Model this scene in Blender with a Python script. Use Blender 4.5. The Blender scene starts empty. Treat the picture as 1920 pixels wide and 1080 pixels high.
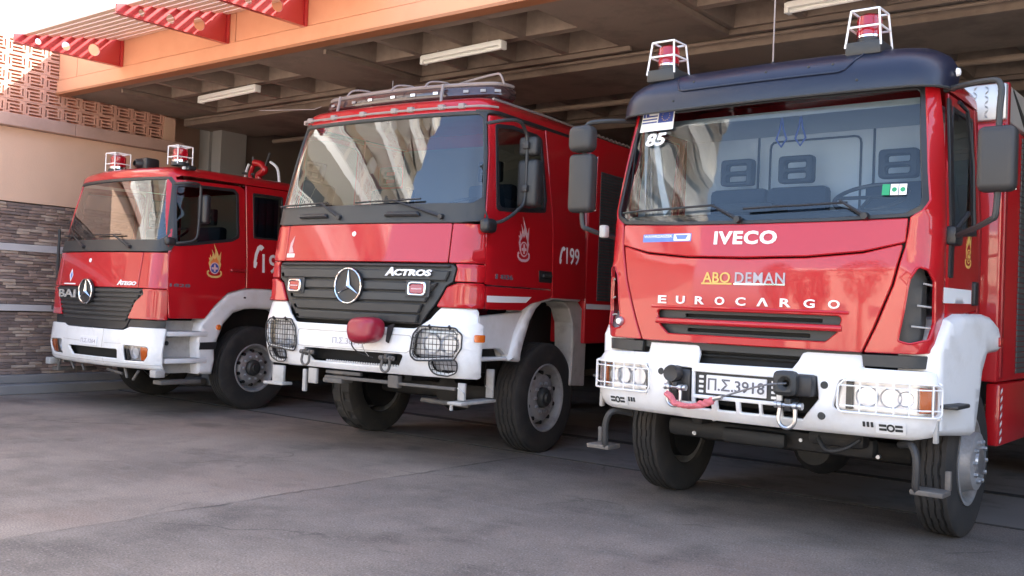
import bpy, bmesh, math, random
from mathutils import Vector, Matrix
from mathutils.geometry import delaunay_2d_cdt
R = math.radians
PI = math.pi
scene = bpy.context.scene
col = scene.collection

# ------------------------------------------------------------------ camera
F_PX, PITCH, ROLL, CAM_H = 1838.776, 0.0188, 0.0396, 1.3318
fw = Vector((0, math.cos(PITCH), math.sin(PITCH)))
up = Vector((0, -math.sin(PITCH), math.cos(PITCH)))
rt = Vector((1, 0, 0))
r2 = math.cos(ROLL) * rt + math.sin(ROLL) * up
u2 = -math.sin(ROLL) * rt + math.cos(ROLL) * up
cam_data = bpy.data.cameras.new("camera")
cam = bpy.data.objects.new("camera", cam_data)
col.objects.link(cam)
cam_data.sensor_width = 36
cam_data.lens = F_PX / 1920 * 36
cam_data.clip_start = 0.05
cam_data.clip_end = 2000
m = Matrix((r2, u2, -fw)).transposed().to_4x4()
m.translation = Vector((0, 0, CAM_H))
cam.matrix_world = m
scene.camera = cam

# ------------------------------------------------------------------ light
TB = 0.6628                       # heading of the building's facade
BX = Vector((math.cos(TB), -math.sin(TB), 0))
BY = Vector((math.sin(TB), math.cos(TB), 0))
sun_dir = (BX * 0.55 + BY * 1.0 + Vector((0, 0, 1.02))).normalized()
world = bpy.data.worlds.new("World")
scene.world = world
world.use_nodes = True
nt = world.node_tree
sky = nt.nodes.new("ShaderNodeTexSky")
sky.sky_type = 'NISHITA'
sky.sun_disc = False
sky.sun_elevation = math.asin(sun_dir.z)
sky.sun_rotation = math.atan2(sun_dir.x, sun_dir.y)
sky.air_density = 1.0
sky.dust_density = 3.0
bg = nt.nodes["Background"]
nt.links.new(sky.outputs[0], bg.inputs[0])
bg.inputs[1].default_value = 0.15
sl = bpy.data.lights.new("sun", 'SUN')
sl.energy = 5.0
sl.angle = R(0.5)
sl.color = (1.0, 0.95, 0.87)
sun = bpy.data.objects.new("sun", sl)
sun.rotation_euler = sun_dir.to_track_quat('Z', 'Y').to_euler()
sun.location = (0, 0, 30)
col.objects.link(sun)
vs = scene.view_settings
vs.view_transform = 'Standard'
vs.look = 'None'
vs.gamma = 1
vs.use_curve_mapping = False
vs.exposure = 2.45
scene.cycles.max_bounces = 8
scene.cycles.transparent_max_bounces = 16

# ------------------------------------------------------------------ materials
def mat(name, color, rough=0.5, metal=0.0, coat=0.0, spec=0.5, noise=0, nscale=5, bump=0, bscale=60, coat_rough=0.04, dirt=None, dscale=2.0, damt=0.5, emit=None, trans=0, sheen=0, grain=None):
    mm = bpy.data.materials.new(name)
    mm.use_nodes = True
    n = mm.node_tree
    b = n.nodes["Principled BSDF"]
    b.inputs["Base Color"].default_value = (*color, 1)
    b.inputs["Roughness"].default_value = rough
    b.inputs["Metallic"].default_value = metal
    b.inputs["Coat Weight"].default_value = coat
    b.inputs["Coat Roughness"].default_value = coat_rough
    b.inputs["Specular IOR Level"].default_value = spec
    tc = n.nodes.new("ShaderNodeTexCoord")
    src = None
    if noise:
        tx = n.nodes.new("ShaderNodeTexNoise")
        tx.inputs["Scale"].default_value = nscale
        tx.inputs["Detail"].default_value = 6
        n.links.new(tc.outputs["Object"], tx.inputs["Vector"])
        hs = n.nodes.new("ShaderNodeMix"); hs.data_type = 'RGBA'
        hs.inputs[6].default_value = (*[c * (1 - noise) for c in color], 1)
        hs.inputs[7].default_value = (*[min(1, c * (1 + noise)) for c in color], 1)
        n.links.new(tx.outputs["Fac"], hs.inputs[0])
        src = hs.outputs[2]
    if dirt:
        tx = n.nodes.new("ShaderNodeTexNoise")
        tx.inputs["Scale"].default_value = dscale
        tx.inputs["Detail"].default_value = 8
        tx.inputs["Roughness"].default_value = 0.65
        n.links.new(tc.outputs["Object"], tx.inputs["Vector"])
        rp = n.nodes.new("ShaderNodeValToRGB")
        rp.color_ramp.elements[0].position = 0.48
        rp.color_ramp.elements[0].color = (0, 0, 0, 1)
        rp.color_ramp.elements[1].position = 0.75
        rp.color_ramp.elements[1].color = (damt, damt, damt, 1)
        n.links.new(tx.outputs["Fac"], rp.inputs[0])
        hs = n.nodes.new("ShaderNodeMix"); hs.data_type = 'RGBA'
        if src: n.links.new(src, hs.inputs[6])
        else: hs.inputs[6].default_value = (*color, 1)
        hs.inputs[7].default_value = (*dirt, 1)
        n.links.new(rp.outputs[0], hs.inputs[0])
        src = hs.outputs[2]
        ml = n.nodes.new("ShaderNodeMath"); ml.operation = 'MULTIPLY_ADD'
        n.links.new(rp.outputs[0], ml.inputs[0])
        ml.inputs[1].default_value = 0.35
        ml.inputs[2].default_value = rough
        n.links.new(ml.outputs[0], b.inputs["Roughness"])
    if src: n.links.new(src, b.inputs["Base Color"])
    if bump:
        tx = n.nodes.new("ShaderNodeTexNoise")
        tx.inputs["Scale"].default_value = bscale
        tx.inputs["Detail"].default_value = 5
        n.links.new(tc.outputs["Object"], tx.inputs["Vector"])
        bp = n.nodes.new("ShaderNodeBump")
        bp.inputs["Strength"].default_value = bump
        bp.inputs["Distance"].default_value = 0.02
        n.links.new(tx.outputs["Fac"], bp.inputs["Height"])
        n.links.new(bp.outputs[0], b.inputs["Normal"])
    if emit:
        b.inputs["Emission Color"].default_value = (*emit[:3], 1)
        b.inputs["Emission Strength"].default_value = emit[3]
    if trans:
        b.inputs["Transmission Weight"].default_value = trans
    return mm

def glass_mat(name, tint=(.8, .88, .86), ior=1.6, rough=0.0, boost=1.0):
    mm = bpy.data.materials.new(name)
    mm.use_nodes = True
    n = mm.node_tree
    for x in list(n.nodes): n.nodes.remove(x)
    out = n.nodes.new("ShaderNodeOutputMaterial")
    tr = n.nodes.new("ShaderNodeBsdfTransparent"); tr.inputs[0].default_value = (*tint, 1)
    gl = n.nodes.new("ShaderNodeBsdfGlossy"); gl.inputs["Roughness"].default_value = rough
    fr = n.nodes.new("ShaderNodeFresnel"); fr.inputs[0].default_value = ior
    ml = n.nodes.new("ShaderNodeMath"); ml.operation = 'MULTIPLY'; ml.use_clamp = True
    ml.inputs[1].default_value = boost
    mx = n.nodes.new("ShaderNodeMixShader")
    n.links.new(fr.outputs[0], ml.inputs[0])
    n.links.new(ml.outputs[0], mx.inputs[0])
    n.links.new(tr.outputs[0], mx.inputs[1])
    n.links.new(gl.outputs[0], mx.inputs[2])
    n.links.new(mx.outputs[0], out.inputs[0])
    return mm

M = {}
M['red'] = mat("fire_engine_red_paint", (.45, .007, .013), .38, coat=1.0, coat_rough=.05, spec=.25, dirt=(.34, .03, .03), dscale=2.2, damt=.18, bump=.012, bscale=2.2)
M['red_dark'] = mat("red_paint_matte", (.30, .006, .012), .45, coat=.4, noise=.1)
M['white'] = mat("white_paint", (.80, .80, .80), .35, coat=.6, dirt=(.45, .41, .36), dscale=3.5, damt=.38)
M['black'] = mat("black_plastic", (.022, .022, .024), .42, noise=.2, nscale=8, bump=.03)
M['dkgrey'] = mat("dark_grey_plastic", (.034, .035, .035), .5, noise=.15, nscale=6, bump=.03)
M['grey'] = mat("grey_plastic", (.032, .031, .031), .5, noise=.1)
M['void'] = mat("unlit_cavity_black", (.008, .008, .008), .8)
M['glass'] = glass_mat("windscreen_glass", (.66, .76, .80), 1.62, boost=2.2)
M['glass_near'] = glass_mat("near_windscreen_glass", (.74, .84, .92), 1.6, boost=1.35)
M['glass_side'] = glass_mat("side_window_glass", (.35, .40, .40), 1.5, boost=1.0)
M['lampglass'] = glass_mat("headlamp_cover_glass", (.9, .92, .95), 1.45, rough=.03)
M['chrome'] = mat("chrome", (.85, .86, .88), .08, metal=1)
M['silver'] = mat("brushed_steel", (.55, .55, .56), .35, metal=.9, noise=.1, nscale=12)
M['alu'] = mat("grey_wheel_paint", (.33, .33, .34), .45, metal=.3, dirt=(.12, .10, .09), dscale=7, damt=.6)
M['reflector'] = mat("lamp_reflector", (.88, .88, .90), .28, metal=.55)
M['rubber'] = mat("tyre_rubber", (.022, .021, .021), .8, dirt=(.075, .064, .056), dscale=7, damt=.6, bump=.15, bscale=90)
M['rubber_dusty'] = mat("dusty_tyre_rubber", (.030, .028, .026), .85, dirt=(.10, .085, .07), dscale=6, damt=.7, bump=.2, bscale=90)
M['chassis'] = mat("greasy_black_chassis", (.009, .009, .009), .6, dirt=(.045, .036, .030), dscale=6, damt=.6, bump=.1)
M['chassis_grey'] = mat("dusty_grey_steel", (.11, .10, .092), .6, dirt=(.26, .22, .18), dscale=6, damt=.6, bump=.1)
M['offwhite'] = mat("worn_white_paint", (.42, .405, .385), .55, dirt=(.25, .22, .19), dscale=8, damt=.7)
M['orange_lens'] = mat("orange_lens", (.75, .16, .02), .15, coat=1)
M['red_lens'] = mat("red_lens", (.55, .01, .015), .12, coat=1, trans=.35)
M['beacon_red'] = mat("red_beacon_dome", (.6, .01, .03), .1, coat=1, trans=.5)
M['wtext'] = mat("white_lettering", (.85, .85, .85), .4)
M['ytext'] = mat("yellow_lettering", (.70, .46, .12), .45, noise=.2, nscale=15)
M['gold'] = mat("gold_print", (.70, .45, .15), .45)
M['pink'] = mat("faded_white_print", (.62, .40, .42), .5)
M['orange_print'] = mat("orange_print", (.75, .22, .06), .5)
M['bluep'] = mat("blue_print", (.05, .08, .30), .45)
M['bluelab'] = mat("blue_label", (.12, .22, .62), .4)
M['greenlab'] = mat("green_label", (.02, .30, .12), .4)
M['dktext'] = mat("dark_number_print", (.12, .12, .14), .5)
M['grtext'] = mat("grey_number_print", (.42, .40, .44), .5)
M['plate'] = mat("number_plate_white", (.78, .78, .80), .4)
M['seat'] = mat("dark_blue_seat_fabric", (.014, .022, .036), .9, noise=.2, nscale=20, bump=.1)
M['interior'] = mat("light_grey_cab_lining", (.52, .54, .56), .7, noise=.08)
M['interior_dk'] = mat("dark_cab_trim", (.022, .026, .030), .7)
M['interior_br'] = mat("brown_grey_cab_lining", (.22, .19, .16), .8)
M['curtain'] = mat("white_curtain_cloth", (.75, .75, .73), .9)
M['curtain_b'] = mat("blue_grey_curtain_cloth", (.10, .12, .17), .9)
M['visor'] = mat("dark_blue_sun_visor", (.009, .012, .028), .36, coat=.12, coat_rough=.15, noise=.3, nscale=3)
M['lightbar'] = mat("smoked_lightbar_plastic", (.055, .032, .032), .2, coat=1, noise=.3, nscale=9)
M['rail'] = mat("pale_painted_rail", (.30, .25, .235), .45, dirt=(.3, .2, .2), dscale=10, damt=.5)
M['redcloth'] = mat("red_vinyl_cover", (.30, .010, .03), .38, coat=.25, bump=.15, bscale=7)
M['strap'] = mat("pale_red_sling", (.62, .16, .18), .8, bump=.3, bscale=80)
M['cable'] = mat("steel_cable", (.20, .20, .21), .5, metal=.5)
# ---- building
M['fascia'] = mat("orange_render", (.70, .35, .205), .8, noise=.06, nscale=1.5, bump=.06, bscale=60, dirt=(.56, .23, .12), dscale=.9, damt=.5)
M['fascia_edge'] = mat("brown_metal_drip_edge", (.36, .15, .07), .5)
M['salmon'] = mat("salmon_render", (.70, .465, .335), .85, noise=.05, nscale=2, bump=.08, bscale=50, dirt=(.60, .40, .29), dscale=.8, damt=.5)
M['ledge'] = mat("pale_stone_ledge", (.50, .33, .27), .8, noise=.08, nscale=3, dirt=(.3, .2, .16), dscale=2, damt=.5)
M['block'] = mat("painted_breeze_block", (.62, .34, .25), .85, noise=.1, nscale=4, bump=.1, bscale=40)
M['conc'] = mat("board_marked_concrete", (.225, .170, .132), .9, noise=.2, nscale=1.6, bump=.15, bscale=30, dirt=(.10, .068, .052), dscale=1.5, damt=.85)
M['col'] = mat("grey_painted_column", (.27, .26, .25), .8, noise=.08, nscale=2)
M['garage'] = mat("grimy_garage_wall", (.14, .11, .09), .9, noise=.2, nscale=1)
M['stoneA'] = mat("brown_ledger_stone", (.30, .215, .18), .85, noise=.45, nscale=5, bump=.5, bscale=25)
M['stoneB'] = mat("tan_ledger_stone", (.43, .335, .275), .85, noise=.35, nscale=5, bump=.5, bscale=25)
M['stoneC'] = mat("purple_ledger_stone", (.20, .148, .132), .85, noise=.4, nscale=5, bump=.5, bscale=25)
M['mortar'] = mat("dark_mortar", (.05, .04, .035), .95)
M['band'] = mat("pale_marble_band", (.52, .49, .49), .5, noise=.1, nscale=4)
M['kerb'] = mat("grey_kerb_concrete", (.22, .205, .20), .85, noise=.15, nscale=3, bump=.1)
M['bracket'] = mat("red_painted_steel", (.45, .022, .026), .4, coat=1, coat_rough=.3)
M['slat'] = mat("cream_painted_slat", (.74, .50, .38), .5)
M['tube'] = mat("white_tube_light", (.80, .80, .76), .35)
M['plaster'] = mat("cream_plaster", (.66, .57, .46), .85, noise=.05, nscale=1)
M['slabw'] = mat("white_slab_render", (.80, .79, .76), .8, noise=.04)
M['shutterd'] = mat("grey_slatted_shutter", (.16, .17, .17), .6)
M['leaf'] = mat("green_leaves", (.05, .09, .03), .7, noise=.4, nscale=3)
M['bark'] = mat("brown_bark", (.12, .09, .06), .9)
M['rshutter'] = mat("dark_roller_shutter", (.11, .11, .11), .45, metal=.4)

def checker_plate():
    mm = mat("aluminium_tread_plate", (.62, .62, .62), .4, metal=.5)
    return mm
M['tread'] = checker_plate()

def asphalt():
    mm = bpy.data.materials.new("worn_asphalt"); mm.use_nodes = True
    n = mm.node_tree; b = n.nodes["Principled BSDF"]
    tc = n.nodes.new("ShaderNodeTexCoord")
    sep = n.nodes.new("ShaderNodeSeparateXYZ")
    n.links.new(tc.outputs["Object"], sep.inputs[0])
    def noise(s, d=6, r=.55, vec=None):
        t = n.nodes.new("ShaderNodeTexNoise"); t.inputs["Scale"].default_value = s
        t.inputs["Detail"].default_value = d; t.inputs["Roughness"].default_value = r
        n.links.new(vec or tc.outputs["Object"], t.inputs["Vector"]); return t.outputs["Fac"]
    def ramp(src, p0, p1, c0, c1):
        r = n.nodes.new("ShaderNodeValToRGB")
        r.color_ramp.elements[0].position = p0; r.color_ramp.elements[1].position = p1
        r.color_ramp.elements[0].color = (*c0, 1); r.color_ramp.elements[1].color = (*c1, 1)
        n.links.new(src, r.inputs[0]); return r.outputs[0]
    def mix(f, a, bb, mode='MIX'):
        x = n.nodes.new("ShaderNodeMix"); x.data_type = 'RGBA'; x.blend_type = mode
        for s, i in ((f, 0), (a, 6), (bb, 7)):
            if isinstance(s, (int, float)): x.inputs[i].default_value = s
            elif isinstance(s, tuple): x.inputs[i].default_value = (*s, 1)
            else: n.links.new(s, x.inputs[i])
        return x.outputs[2]
    def math_(op, a, bb=0.0, c=0.0):
        x = n.nodes.new("ShaderNodeMath"); x.operation = op
        for s, i in ((a, 0), (bb, 1), (c, 2)):
            if isinstance(s, (int, float)): x.inputs[i].default_value = s
            else: n.links.new(s, x.inputs[i])
        return x.outputs[0]
    big = noise(.8, 8, .68)
    base = ramp(big, .32, .68, (.185, .160, .144), (.345, .300, .270))
    dusty = ramp(noise(1.1, 8, .65), .47, .63, (0, 0, 0), (1, 1, 1))
    base = mix(math_('MULTIPLY', dusty, .5), base, (.42, .36, .315))
    red = ramp(noise(.75, 4, .5), .50, .64, (0, 0, 0), (1, 1, 1))
    base = mix(math_('MULTIPLY', red, .35), base, (.30, .22, .185))
    oil = ramp(noise(1.7, 5, .6), .54, .68, (0, 0, 0), (1, 1, 1))
    base = mix(math_('MULTIPLY', oil, .45), base, (.095, .084, .078))
    # scrape streaks, drawn out sideways
    mp = n.nodes.new("ShaderNodeMapping"); mp.inputs["Scale"].default_value = (.6, 4, 1)
    mp.inputs["Rotation"].default_value = (0, 0, .35)
    n.links.new(tc.outputs["Object"], mp.inputs[0])
    st = ramp(noise(2.2, 7, .7, mp.outputs[0]), .52, .66, (0, 0, 0), (1, 1, 1))
    base = mix(math_('MULTIPLY', st, .55), base, (.32, .285, .265))
    grain = noise(85, 4, .75)
    base = mix(.85, base, ramp(grain, .32, .68, (.30, .30, .30), (1.15, 1.15, 1.15)), 'MULTIPLY')
    vo = n.nodes.new("ShaderNodeTexVoronoi"); vo.inputs["Scale"].default_value = 38
    n.links.new(tc.outputs["Object"], vo.inputs["Vector"])
    spk = ramp(vo.outputs["Distance"], .12, .24, (1, 1, 1), (0, 0, 0))
    vo2 = n.nodes.new("ShaderNodeTexVoronoi"); vo2.inputs["Scale"].default_value = 31
    n.links.new(tc.outputs["Object"], vo2.inputs["Vector"])
    dsp = ramp(vo2.outputs["Distance"], .12, .22, (1, 1, 1), (0, 0, 0))
    dn = n.nodes.new("ShaderNodeTexNoise"); dn.inputs["Scale"].default_value = 1.3; dn.inputs["Detail"].default_value = 8
    n.links.new(tc.outputs["Object"], dn.inputs["Vector"])
    va = n.nodes.new("ShaderNodeVectorMath"); va.operation = 'MULTIPLY_ADD'
    n.links.new(dn.outputs["Color"], va.inputs[0]); va.inputs[1].default_value = (.9, .9, 0)
    n.links.new(tc.outputs["Object"], va.inputs[2])
    ve_ = n.nodes.new("ShaderNodeTexVoronoi"); ve_.feature = 'DISTANCE_TO_EDGE'; ve_.inputs["Scale"].default_value = .42
    n.links.new(va.outputs[0], ve_.inputs["Vector"])
    hair = math_('MULTIPLY', ramp(ve_.outputs["Distance"], .002, .008, (1, 1, 1), (0, 0, 0)), ramp(noise(.9, 3), .48, .60, (0, 0, 0), (1, 1, 1)))
    base = mix(math_('MULTIPLY', hair, .55), base, (.05, .044, .04))
    # seam between two pours along x = -5.28
    wob = math_('MULTIPLY_ADD', noise(3.5, 4), .16, -.08)
    dx = math_('ABSOLUTE', math_('ADD', math_('ADD', sep.outputs["X"], 5.27), wob))
    crack = ramp(dx, .008, .028, (1, 1, 1), (0, 0, 0))
    lim = ramp(math_('MULTIPLY', sep.outputs["Y"], .1), .69, .72, (1, 1, 1), (0, 0, 0))
    crack = math_('MULTIPLY', crack, lim)
    crack = math_('MULTIPLY', crack, ramp(noise(1.8), .40, .58, (.12, .12, .12), (1, 1, 1)))
    right = math_('GREATER_THAN', sep.outputs["X"], -5.27)
    base = mix(math_('MULTIPLY', spk, math_('MULTIPLY_ADD', right, .35, .12)), base, (.42, .39, .37))
    base = mix(math_('MULTIPLY', dsp, math_('MULTIPLY_ADD', right, .3, .15)), base, (.05, .045, .043))
    side = mix(math_('MULTIPLY', right, 1.0), (.97, .91, .85), (.80, .765, .73))
    base = mix(1.0, base, side, 'MULTIPLY')
    base = mix(math_('MULTIPLY', crack, .6), base, (.025, .023, .022))
    n.links.new(base, b.inputs["Base Color"])
    b.inputs["Roughness"].default_value = .8
    b.inputs["Specular IOR Level"].default_value = .35
    h = math_('ADD', math_('MULTIPLY', grain, .5), math_('MULTIPLY', noise(30, 3), .5))
    h = math_('SUBTRACT', h, math_('MULTIPLY', crack, 2.0))
    bp = n.nodes.new("ShaderNodeBump"); bp.inputs["Strength"].default_value = .5
    bp.inputs["Distance"].default_value = .008
    n.links.new(h, bp.inputs["Height"]); n.links.new(bp.outputs[0], b.inputs["Normal"])
    return mm
M['asphalt'] = asphalt()
M['bounce_paving'] = mat('pale_bounce_paving', (.40, .36, .32), .9, noise=.25, nscale=.6, dirt=(.16, .14, .13), dscale=.5, damt=.8)  # for the unseen slab added to throw light back at the station
M['slabfloor'] = mat("worn_concrete_floor", (.20, .18, .165), .6, noise=.25, nscale=1.2, dirt=(.06, .05, .048), dscale=1.7, damt=.8, bump=.05)
M['drain'] = mat("dark_drain_iron", (.03, .028, .026), .7)

# ------------------------------------------------------------------ object helpers
def link(o, parent=None, label=None, cat=None, group=None, kind=None):
    col.objects.link(o)
    if parent is not None: o.parent = parent
    if label: o['label'] = label
    if cat: o['category'] = cat
    if group: o['group'] = group
    if kind: o['kind'] = kind
    return o

def empty(name, loc, rz, label=None, cat=None, group=None, kind=None):
    o = bpy.data.objects.new(name, None)
    o.empty_display_size = .3
    o.location = loc; o.rotation_euler = (0, 0, rz)
    return link(o, None, label, cat, group, kind)

class MB:
    def __init__(s): s.v = []; s.f = []
    def add(s, vs_, fs):
        k = len(s.v); s.v += [tuple(p) for p in vs_]; s.f += [tuple(i + k for i in f) for f in fs]; return s
    def box(s, x0, x1, y0, y1, z0, z1):
        return s.add([(x0, y0, z0), (x1, y0, z0), (x1, y1, z0), (x0, y1, z0), (x0, y0, z1), (x1, y0, z1), (x1, y1, z1), (x0, y1, z1)],
                     [(0, 3, 2, 1), (4, 5, 6, 7), (0, 1, 5, 4), (1, 2, 6, 5), (2, 3, 7, 6), (3, 0, 4, 7)])
    def rbox(s, x0, x1, y0, y1, z0, z1, b=.01, seg=2):
        bm = bmesh.new()
        bmesh.ops.create_cube(bm, size=1)
        for v in bm.verts:
            v.co = Vector(((x0 + x1) / 2 + v.co.x * (x1 - x0), (y0 + y1) / 2 + v.co.y * (y1 - y0), (z0 + z1) / 2 + v.co.z * (z1 - z0)))
        b = min(b, .49 * min(x1 - x0, y1 - y0, z1 - z0))
        bmesh.ops.bevel(bm, geom=bm.edges[:], offset=b, segments=seg, affect='EDGES', profile=.5)
        bm.verts.index_update()
        s.add([v.co[:] for v in bm.verts], [[v.index for v in f.verts] for f in bm.faces]); bm.free(); return s
    def tube(s, pts, r, n=8, closed=False):
        pts = [Vector(p) for p in pts]
        N = len(pts); k = len(s.v)
        prev = None
        for i, p in enumerate(pts):
            if closed: t = (pts[(i + 1) % N] - pts[i - 1])
            else: t = pts[min(i + 1, N - 1)] - pts[max(i - 1, 0)]
            t.normalize()
            if prev is None:
                a = Vector((0, 0, 1)) if abs(t.z) < .9 else Vector((1, 0, 0))
                u = t.cross(a).normalized()
            else:
                u = (prev - t * prev.dot(t)).normalized()
            prev = u; w = t.cross(u)
            rr = r[i] if isinstance(r, (list, tuple)) else r
            for j in range(n):
                an = 2 * PI * j / n
                s.v.append(tuple(p + (u * math.cos(an) + w * math.sin(an)) * rr))
        for i in range(N - (0 if closed else 1)):
            for j in range(n):
                a = k + i * n + j; b = k + i * n + (j + 1) % n
                c = k + ((i + 1) % N) * n + (j + 1) % n; d = k + ((i + 1) % N) * n + j
                s.f.append((a, b, c, d))
        if not closed:
            s.f.append(tuple(k + j for j in range(n))[::-1]); s.f.append(tuple(k + (N - 1) * n + j for j in range(n)))
        return s
    def lathe(s, prof, axis='z', c=(0, 0, 0), n=32, a0=0, a1=2 * PI):
        k = len(s.v); full = abs(a1 - a0 - 2 * PI) < 1e-6
        cnt = n if full else n + 1
        for i in range(cnt):
            an = a0 + (a1 - a0) * i / n
            ca, sa = math.cos(an), math.sin(an)
            for (h, r) in prof:
                if axis == 'z': p = (r * ca, r * sa, h)
                elif axis == 'x': p = (h, r * ca, r * sa)
                else: p = (r * ca, h, r * sa)
                s.v.append((p[0] + c[0], p[1] + c[1], p[2] + c[2]))
        L = len(prof)
        for i in range(n):
            i2 = (i + 1) % cnt
            for j in range(L - 1):
                s.f.append((k + i * L + j, k + i2 * L + j, k + i2 * L + j + 1, k + i * L + j + 1))
        return s
    def build(s, name, material, parent=None, smooth=40, bevel=0, **kw):
        me = bpy.data.meshes.new(name)
        me.from_pydata(s.v, [], s.f)
        bm = bmesh.new(); bm.from_mesh(me)
        bmesh.ops.remove_doubles(bm, verts=bm.verts, dist=1e-5)
        bmesh.ops.recalc_face_normals(bm, faces=bm.faces)
        if bevel:
            es = [e for e in bm.edges if len(e.link_faces) == 2 and e.calc_face_angle(0) > R(30)]
            bmesh.ops.bevel(bm, geom=es, offset=bevel, segments=2, affect='EDGES', profile=.5)
        bm.to_mesh(me); bm.free()
        if smooth:
            me.shade_smooth(); me.set_sharp_from_angle(angle=R(smooth))
        me.materials.append(material)
        return link(bpy.data.objects.new(name, me), parent, **kw)

def meshobj(name, me, parent=None, **kw):
    return link(bpy.data.objects.new(name, me), parent, **kw)

def lerp_t(tab, x, j):
    if x <= tab[0][0]: return tab[0][j]
    for a, b in zip(tab, tab[1:]):
        if x <= b[0]:
            t = (x - a[0]) / (b[0] - a[0])
            return a[j] + (b[j] - a[j]) * t
    return tab[-1][j]

class Surf:
    """rows: (z, halfwidth, front depth, corner radius, bow).  chart (c, z): |c| small -> x on the front, |c| > cB -> depth on the side"""
    def __init__(s, rows, cB, yB):
        s.rows = rows; s.cB = cB; s.yB = yB
    def par(s, z): return [lerp_t(s.rows, z, j) for j in (1, 2, 3, 4)]
    def base(s, c, z):
        W, F, Rr, b = s.par(z)
        sg = 1 if c >= 0 else -1; a = abs(c)
        t0 = math.atan(2 * b / (W - Rr)); xs = W - Rr
        rho = Rr / (1 - math.sin(t0))
        if a <= xs: return Vector((sg * a, F + b * (a / xs) ** 2, z))
        yb = F + b; ye = yb + rho * math.cos(t0)
        if a >= s.cB: return Vector((sg * W, s.yB + (a - s.cB), z))
        L1 = rho * (PI / 2 - t0); L2 = max(s.yB - ye, 1e-4)
        q = (a - xs) / (s.cB - xs) * (L1 + L2)
        if q <= L1:
            th = t0 + q / rho
            return Vector((sg * (xs + rho * (math.sin(th) - math.sin(t0))), yb + rho * (math.cos(t0) - math.cos(th)), z))
        return Vector((sg * W, ye + (q - L1), z))
    def point(s, c, z, off=0):
        p = s.base(c, z)
        if off:
            e = 1e-3
            n = (s.base(c + e, z) - s.base(c - e, z)).cross(s.base(c, z + e) - s.base(c, z - e))
            n.normalize()
            p = p + n * off
        return p
    def side(s, y, sg=1, z=None):
        if y >= s.yB or z is None: return sg * (s.cB + (y - s.yB))
        W, F, Rr, b = s.par(z)
        t0 = math.atan(2 * b / (W - Rr)); xs = W - Rr
        rho = Rr / (1 - math.sin(t0)); yb = F + b; ye = yb + rho * math.cos(t0)
        L1 = rho * (PI / 2 - t0); L2 = max(s.yB - ye, 1e-4)
        if y >= ye: q = L1 + (y - ye)
        else: q = rho * (math.acos(max(-1, min(1, math.cos(t0) - (y - yb) / rho))) - t0)
        return sg * (xs + max(q, 0) / (L1 + L2) * (s.cB - xs))
    def ring(s, z, y1, step=.08):
        ce = s.side(y1, 1, z); n = max(8, int(2 * ce / step))
        return [s.base(-ce + 2 * ce * i / n, z) for i in range(n + 1)]

class Flat:
    def __init__(s, o, u, v):
        s.o = Vector(o); s.u = Vector(u); s.w = Vector(v); s.n = s.u.cross(s.w).normalized()
    def point(s, c, z, off=0): return s.o + s.u * c + s.w * z + s.n * off

def inpoly(x, y, poly):
    r = False; j = len(poly) - 1
    for i in range(len(poly)):
        xi, yi = poly[i]; xj, yj = poly[j]
        if (yi > y) != (yj > y) and x < (xj - xi) * (y - yi) / (yj - yi) + xi: r = not r
        j = i
    return r

def area(p): return sum(p[i - 1][0] * p[i][1] - p[i][0] * p[i - 1][1] for i in range(len(p))) / 2

def fillet(poly, r, seg=4):
    out = []; N = len(poly)
    for i in range(N):
        p0, p1, p2 = Vector(poly[i - 1]), Vector(poly[i]), Vector(poly[(i + 1) % N])
        rr = r[i] if isinstance(r, (list, tuple)) else r
        a = p0 - p1; b = p2 - p1
        la, lb = a.length, b.length
        if rr <= 0 or la < 1e-6 or lb < 1e-6: out.append(tuple(p1)); continue
        a /= la; b /= lb
        ang = math.acos(max(-1, min(1, a.dot(b))))
        if ang > PI - .05: out.append(tuple(p1)); continue
        d = min(rr / math.tan(ang / 2), la * .45, lb * .45)
        q0 = p1 + a * d; q2 = p1 + b * d
        for k in range(seg + 1):
            t = k / seg
            out.append(tuple(q0 * (1 - t) ** 2 + p1 * 2 * t * (1 - t) + q2 * t * t))
    return out

def dens(poly, step):
    out = []
    for i in range(len(poly)):
        a = poly[i]; b = poly[(i + 1) % len(poly)]
        L = math.hypot(b[0] - a[0], b[1] - a[1]); n = max(1, int(math.ceil(L / step)))
        for k in range(n): out.append((a[0] + (b[0] - a[0]) * k / n, a[1] + (b[1] - a[1]) * k / n))
    return out

def inset(poly, d):
    N = len(poly); out = []
    s = 1 if area(poly) > 0 else -1
    for i in range(N):
        p0, p1, p2 = Vector(poly[i - 1]), Vector(poly[i]), Vector(poly[(i + 1) % N])
        e1 = (p1 - p0).normalized(); e2 = (p2 - p1).normalized()
        n1 = Vector((-e1.y, e1.x)) * s; n2 = Vector((-e2.y, e2.x)) * s
        m_ = n1 + n2
        if m_.length < 1e-6: out.append(tuple(p1)); continue
        m_.normalize(); k = d / max(.45, m_.dot(n1))
        out.append(tuple(p1 + m_ * k))
    return out

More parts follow.
